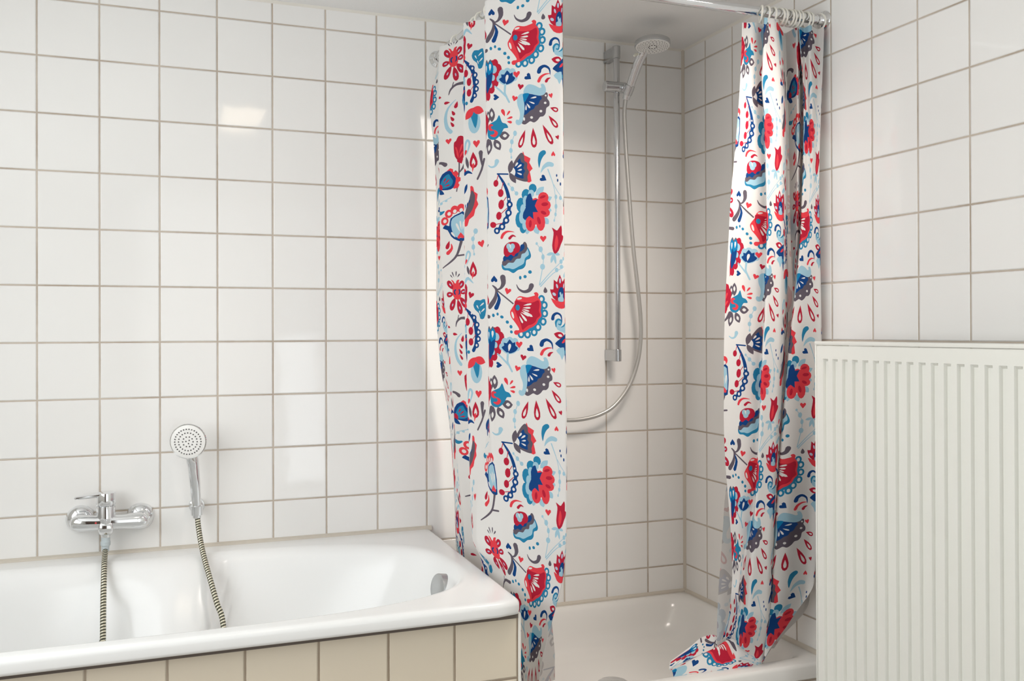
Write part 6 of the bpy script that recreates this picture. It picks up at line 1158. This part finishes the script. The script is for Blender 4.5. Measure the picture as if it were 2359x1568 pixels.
NETR = {'u': [-0.012, 0.055, 0.11, 0.13, 0.212, 0.285, 0.375, 0.43, 0.5, 0.53, 0.555, 0.583, 0.615, 0.685, 0.775, 0.905], 'v': [2.012, 1.95, 1.85, 1.75, 1.65, 1.55, 1.45, 1.35, 1.25, 1.15, 1.05, 0.95, 0.85, 0.75, 0.68, 0.62, 0.56, 0.5, 0.45, 0.41, 0.37, 0.3, 0.24, 0.17, 0.1, 0.04],
 'P': [[[-0.2492,-0.7,2.012],[-0.2506,-0.6997,1.95],[-0.2554,-0.699,1.85],[-0.2635,-0.6983,1.75],[-0.2736,-0.6977,1.65],[-0.2843,-0.697,1.55],[-0.2907,-0.6963,1.45],[-0.2971,-0.6957,1.35],[-0.3024,-0.695,1.25],[-0.3057,-0.6943,1.15],[-0.3057,-0.6937,1.05],[-0.3058,-0.693,0.95],[-0.3009,-0.6923,0.85],[-0.2916,-0.6917,0.75],[-0.2851,-0.6912,0.68],[-0.2814,-0.6908,0.62],[-0.2796,-0.6904,0.56],[-0.284,-0.69,0.5],[-0.2775,-0.6713,0.45],[-0.2776,-0.6533,0.41],[-0.2691,-0.6267,0.37],[-0.2763,-0.62,0.374],[-0.2796,-0.6,0.3767],[-0.3179,-0.6,0.373],[-0.3545,-0.6,0.3518],[-0.4146,-0.6,0.3211]],
  [[-0.2219,-0.715,2.012],[-0.2259,-0.7145,1.95],[-0.2324,-0.7135,1.85],[-0.2349,-0.7125,1.75],[-0.2369,-0.7115,1.65],[-0.2412,-0.7105,1.55],[-0.2443,-0.7095,1.45],[-0.2473,-0.7085,1.35],[-0.2507,-0.7075,1.25],[-0.2542,-0.7065,1.15],[-0.2558,-0.7055,1.05],[-0.2575,-0.7045,0.95],[-0.2571,-0.7035,0.85],[-0.2565,-0.7025,0.75],[-0.262,-0.7018,0.68],[-0.2626,-0.7012,0.62],[-0.2647,-0.7006,0.56],[-0.2701,-0.7,0.5],[-0.2627,-0.6813,0.45],[-0.2589,-0.6642,0.41],[-0.2513,-0.6408,0.37],[-0.2577,-0.635,0.353],[-0.2764,-0.62,0.346],[-0.3172,-0.62,0.3371],[-0.3669,-0.62,0.3261],[-0.4303,-0.62,0.309]],
  [[-0.1751,-0.705,2.012],[-0.1771,-0.7048,1.95],[-0.181,-0.7045,1.85],[-0.1744,-0.7042,1.75],[-0.1717,-0.7038,1.65],[-0.17,-0.7035,1.55],[-0.1683,-0.7032,1.45],[-0.173,-0.7028,1.35],[-0.1776,-0.7025,1.25],[-0.1829,-0.7022,1.15],[-0.1887,-0.7018,1.05],[-0.1946,-0.7015,0.95],[-0.2017,-0.7012,0.85],[-0.2091,-0.7008,0.75],[-0.225,-0.7006,0.68],[-0.2407,-0.7004,0.62],[-0.247,-0.7002,0.56],[-0.2525,-0.7,0.5],[-0.2523,-0.6929,0.45],[-0.2517,-0.6871,0.41],[-0.2511,-0.6814,0.37],[-0.2452,-0.665,0.3814],[-0.2574,-0.655,0.3868],[-0.2994,-0.655,0.3665],[-0.3563,-0.65,0.3445],[-0.4376,-0.65,0.3153]],
  [[-0.2236,-0.755,2.012],[-0.2266,-0.755,1.95],[-0.2338,-0.755,1.85],[-0.2265,-0.755,1.75],[-0.2233,-0.755,1.65],[-0.2213,-0.755,1.55],[-0.2201,-0.755,1.45],[-0.2229,-0.755,1.35],[-0.2274,-0.755,1.25],[-0.2346,-0.755,1.15],[-0.2405,-0.755,1.05],[-0.2465,-0.755,0.95],[-0.2528,-0.755,0.85],[-0.2592,-0.755,0.75],[-0.2636,-0.755,0.68],[-0.2686,-0.755,0.62],[-0.2696,-0.7497,0.56],[-0.2682,-0.7417,0.5],[-0.2704,-0.735,0.45],[-0.2668,-0.7194,0.41],[-0.2639,-0.7039,0.37],[-0.2463,-0.69,0.3547],[-0.2557,-0.68,0.3391],[-0.304,-0.68,0.3315],[-0.3657,-0.675,0.322],[-0.447,-0.67,0.3108]],
  [[-0.1896,-0.76,2.012],[-0.1806,-0.76,1.95],[-0.1695,-0.76,1.85],[-0.1645,-0.76,1.75],[-0.1641,-0.76,1.65],[-0.164,-0.76,1.55],[-0.164,-0.76,1.45],[-0.1663,-0.76,1.35],[-0.1686,-0.76,1.25],[-0.172,-0.76,1.15],[-0.1769,-0.76,1.05],[-0.183,-0.76,0.95],[-0.1893,-0.76,0.85],[-0.1956,-0.76,0.75],[-0.2022,-0.76,0.68],[-0.2064,-0.76,0.62],[-0.2061,-0.756,0.56],[-0.205,-0.75,0.5],[-0.204,-0.745,0.45],[-0.1982,-0.7294,0.41],[-0.1925,-0.7139,0.37],[-0.1964,-0.7,0.3173],[-0.225,-0.7,0.313],[-0.2962,-0.7,0.311],[-0.3751,-0.7,0.3091],[-0.461,-0.7,0.304]],
  [[-0.0856,-0.66,2.012],[-0.0798,-0.655,1.95],[-0.0682,-0.645,1.85],[-0.0565,-0.635,1.75],[-0.0514,-0.6289,1.65],[-0.0493,-0.6268,1.55],[-0.0473,-0.6246,1.45],[-0.0442,-0.6225,1.35],[-0.0443,-0.6204,1.25],[-0.0476,-0.6182,1.15],[-0.0515,-0.6161,1.05],[-0.0574,-0.6139,0.95],[-0.0643,-0.6118,0.85],[-0.0704,-0.6096,0.75],[-0.0742,-0.6081,0.68],[-0.0775,-0.6069,0.62],[-0.0805,-0.6056,0.56],[-0.0833,-0.6043,0.5],[-0.0856,-0.6032,0.45],[-0.0875,-0.6024,0.41],[-0.0894,-0.6015,0.37],[-0.0927,-0.6,0.3],[-0.093,-0.6,0.24],[-0.0934,-0.6,0.17],[-0.0937,-0.6,0.1],[-0.094,-0.6,0.04]],
  [[-0.0901,-0.725,2.012],[-0.0893,-0.724,1.95],[-0.0877,-0.722,1.85],[-0.0861,-0.72,1.75],[-0.0857,-0.718,1.65],[-0.0852,-0.716,1.55],[-0.0765,-0.7012,1.45],[-0.0595,-0.6738,1.35],[-0.045,-0.645,1.25],[-0.0301,-0.615,1.15],[-0.0263,-0.5994,1.05],[-0.0344,-0.5981,0.95],[-0.0435,-0.5969,0.85],[-0.0515,-0.5956,0.75],[-0.0564,-0.5948,0.68],[-0.0605,-0.594,0.62],[-0.0642,-0.5932,0.56],[-0.0678,-0.5925,0.5],[-0.0707,-0.5919,0.45],[-0.0731,-0.5914,0.41],[-0.0754,-0.5909,0.37],[-0.0795,-0.59,0.3],[-0.0799,-0.59,0.24],[-0.0802,-0.59,0.17],[-0.0806,-0.59,0.1],[-0.0809,-0.59,0.04]],
  [[-0.0408,-0.68,2.012],[-0.0384,-0.677,1.95],[-0.0337,-0.671,1.85],[-0.0289,-0.665,1.75],[-0.0242,-0.659,1.65],[-0.0194,-0.653,1.55],[-0.0173,-0.6462,1.45],[-0.0178,-0.6388,1.35],[-0.0213,-0.6312,1.25],[-0.0277,-0.6238,1.15],[-0.037,-0.62,1.05],[-0.0489,-0.62,0.95],[-0.0603,-0.62,0.85],[-0.0699,-0.62,0.75],[-0.0753,-0.62,0.68],[-0.0799,-0.62,0.62],[-0.0842,-0.62,0.56],[-0.0882,-0.62,0.5],[-0.0916,-0.62,0.45],[-0.0943,-0.62,0.41],[-0.097,-0.62,0.37],[-0.1017,-0.62,0.3],[-0.102,-0.62,0.24],[-0.1023,-0.62,0.17],[-0.1027,-0.62,0.1],[-0.103,-0.62,0.04]],
  [[-0.0978,-0.735,2.012],[-0.0926,-0.735,1.95],[-0.0819,-0.735,1.85],[-0.0815,-0.735,1.75],[-0.0843,-0.735,1.65],[-0.0898,-0.735,1.55],[-0.096,-0.735,1.45],[-0.1077,-0.735,1.35],[-0.1227,-0.735,1.25],[-0.1363,-0.735,1.15],[-0.1472,-0.735,1.05],[-0.1577,-0.735,0.95],[-0.1671,-0.735,0.85],[-0.1754,-0.735,0.75],[-0.1806,-0.735,0.68],[-0.1856,-0.735,0.62],[-0.191,-0.735,0.56],[-0.1964,-0.735,0.5],[-0.1989,-0.7288,0.45],[-0.2009,-0.7238,0.41],[-0.2029,-0.7188,0.37],[-0.2059,-0.715,0.3],[-0.2062,-0.715,0.24],[-0.2066,-0.715,0.17],[-0.2069,-0.715,0.1],[-0.2072,-0.715,0.04]],
  [[-0.0611,-0.715,2.012],[-0.0609,-0.7173,1.95],[-0.0603,-0.7219,1.85],[-0.0598,-0.7265,1.75],[-0.0624,-0.7311,1.65],[-0.0683,-0.7357,1.55],[-0.0723,-0.738,1.45],[-0.0841,-0.738,1.35],[-0.0958,-0.738,1.25],[-0.1047,-0.738,1.15],[-0.1108,-0.738,1.05],[-0.1175,-0.738,0.95],[-0.125,-0.738,0.85],[-0.1324,-0.738,0.75],[-0.1376,-0.738,0.68],[-0.1445,-0.738,0.62],[-0.1525,-0.738,0.56],[-0.1605,-0.738,0.5],[-0.1647,-0.7299,0.45],[-0.1682,-0.7234,0.41],[-0.1716,-0.7169,0.37],[-0.1765,-0.712,0.3],[-0.1768,-0.712,0.24],[-0.1771,-0.712,0.17],[-0.1775,-0.712,0.1],[-0.1778,-0.712,0.04]],
  [[-0.0758,-0.755,2.012],[-0.0739,-0.7537,1.95],[-0.0701,-0.7511,1.85],[-0.0662,-0.7485,1.75],[-0.0641,-0.7459,1.65],[-0.0636,-0.7433,1.55],[-0.0632,-0.7406,1.45],[-0.0671,-0.7379,1.35],[-0.0711,-0.7351,1.25],[-0.0744,-0.7323,1.15],[-0.077,-0.7296,1.05],[-0.0799,-0.7268,0.95],[-0.0832,-0.7241,0.85],[-0.0866,-0.7213,0.75],[-0.0889,-0.7194,0.68],[-0.0931,-0.7177,0.62],[-0.0985,-0.7161,0.56],[-0.1038,-0.7144,0.5],[-0.1166,-0.713,0.45],[-0.1268,-0.7119,0.41],[-0.1369,-0.7108,0.37],[-0.1474,-0.71,0.3],[-0.1477,-0.71,0.24],[-0.1481,-0.71,0.17],[-0.1485,-0.71,0.1],[-0.1488,-0.71,0.04]],
  [[-0.022,-0.72,2.012],[-0.0237,-0.7225,1.95],[-0.0292,-0.7275,1.85],[-0.0348,-0.7325,1.75],[-0.0401,-0.7375,1.65],[-0.0452,-0.7425,1.55],[-0.0468,-0.7431,1.45],[-0.0448,-0.7392,1.35],[-0.0428,-0.7353,1.25],[-0.0419,-0.7314,1.15],[-0.0421,-0.7275,1.05],[-0.0431,-0.7237,0.95],[-0.0447,-0.7198,0.85],[-0.0463,-0.7159,0.75],[-0.0475,-0.7132,0.68],[-0.0507,-0.7109,0.62],[-0.055,-0.7085,0.56],[-0.0594,-0.7062,0.5],[-0.0748,-0.7043,0.45],[-0.0871,-0.7027,0.41],[-0.0993,-0.7012,0.37],[-0.112,-0.7,0.3],[-0.1123,-0.7,0.24],[-0.1127,-0.7,0.17],[-0.1131,-0.7,0.1],[-0.1134,-0.7,0.04]],
  [[-0.0198,-0.752,2.012],[-0.0225,-0.7513,1.95],[-0.0276,-0.75,1.85],[-0.0327,-0.7487,1.75],[-0.0362,-0.7474,1.65],[-0.0365,-0.746,1.55],[-0.0331,-0.7447,1.45],[-0.0297,-0.7434,1.35],[-0.0262,-0.7421,1.25],[-0.0238,-0.7407,1.15],[-0.0233,-0.7394,1.05],[-0.0228,-0.7381,0.95],[-0.0251,-0.7368,0.85],[-0.0302,-0.7354,0.75],[-0.0338,-0.7345,0.68],[-0.0369,-0.7337,0.62],[-0.0429,-0.7329,0.56],[-0.0502,-0.7321,0.5],[-0.0607,-0.7315,0.45],[-0.0691,-0.7309,0.41],[-0.0775,-0.7304,0.37],[-0.0862,-0.73,0.3],[-0.0865,-0.73,0.24],[-0.0869,-0.73,0.17],[-0.0872,-0.73,0.1],[-0.0876,-0.73,0.04]],
  [[-0.014,-0.67,2.012],[-0.014,-0.6696,1.95],[-0.014,-0.6689,1.85],[-0.014,-0.6682,1.75],[-0.014,-0.6675,1.65],[-0.014,-0.6668,1.55],[-0.014,-0.6661,1.45],[-0.014,-0.6654,1.35],[-0.014,-0.6646,1.25],[-0.014,-0.6639,1.15],[-0.014,-0.6632,1.05],[-0.014,-0.6625,0.95],[-0.014,-0.6618,0.85],[-0.014,-0.6611,0.75],[-0.014,-0.6606,0.68],[-0.014,-0.6601,0.62],[-0.014,-0.66,0.56],[-0.014,-0.66,0.5],[-0.014,-0.66,0.45],[-0.0339,-0.66,0.41],[-0.0546,-0.66,0.37],[-0.0601,-0.66,0.3],[-0.0604,-0.66,0.24],[-0.0608,-0.66,0.17],[-0.0612,-0.66,0.1],[-0.0615,-0.66,0.04]],
  [[-0.0396,-0.645,2.012],[-0.0408,-0.645,1.95],[-0.0431,-0.645,1.85],[-0.0455,-0.645,1.75],[-0.0478,-0.645,1.65],[-0.0501,-0.645,1.55],[-0.0525,-0.645,1.45],[-0.0548,-0.645,1.35],[-0.0571,-0.645,1.25],[-0.0614,-0.645,1.15],[-0.0677,-0.645,1.05],[-0.074,-0.645,0.95],[-0.0802,-0.645,0.85],[-0.0865,-0.645,0.75],[-0.0926,-0.645,0.68],[-0.1014,-0.645,0.62],[-0.1103,-0.645,0.56],[-0.1191,-0.645,0.5],[-0.1295,-0.645,0.45],[-0.1378,-0.645,0.41],[-0.146,-0.645,0.37],[-0.1484,-0.645,0.3],[-0.1487,-0.645,0.24],[-0.149,-0.645,0.17],[-0.1494,-0.645,0.1],[-0.1497,-0.645,0.04]],
  [[-0.1291,-0.64,2.012],[-0.1325,-0.6394,1.95],[-0.1392,-0.6382,1.85],[-0.1459,-0.637,1.75],[-0.1526,-0.6358,1.65],[-0.1593,-0.6346,1.55],[-0.166,-0.6334,1.45],[-0.1726,-0.6322,1.35],[-0.1816,-0.631,1.25],[-0.1929,-0.6298,1.15],[-0.2042,-0.6286,1.05],[-0.2193,-0.6273,0.95],[-0.2384,-0.6261,0.85],[-0.26,-0.6249,0.75],[-0.2651,-0.6241,0.68],[-0.2699,-0.6234,0.62],[-0.2748,-0.6227,0.56],[-0.2797,-0.6219,0.5],[-0.2821,-0.6213,0.45],[-0.2835,-0.6208,0.41],[-0.2834,-0.6204,0.37],[-0.2835,-0.62,0.3],[-0.2838,-0.62,0.24],[-0.2841,-0.62,0.17],[-0.2844,-0.62,0.1],[-0.2847,-0.62,0.04]]]}
curtain('shower_curtain', NETL, (0, 0), [(-.668, .327), (-.47, .327), (-.445, .245), (-.28, .245), (-.255, .327), (.249, .327)], 2.011,
        'floral print shower curtain hanging by the tub end, its right edge straight')
curtain('shower_curtain', NETR, (0, .231), [(-.011, .041), (.215, .041), (.230, .330), (.50, .330), (.555, .41), (.615, .525), (.64, .53), (.685, .42), (.745, .335), (.903, .335)], 2.011,
        'floral print shower curtain bunched by the right wall, its hem heaped on the tray')
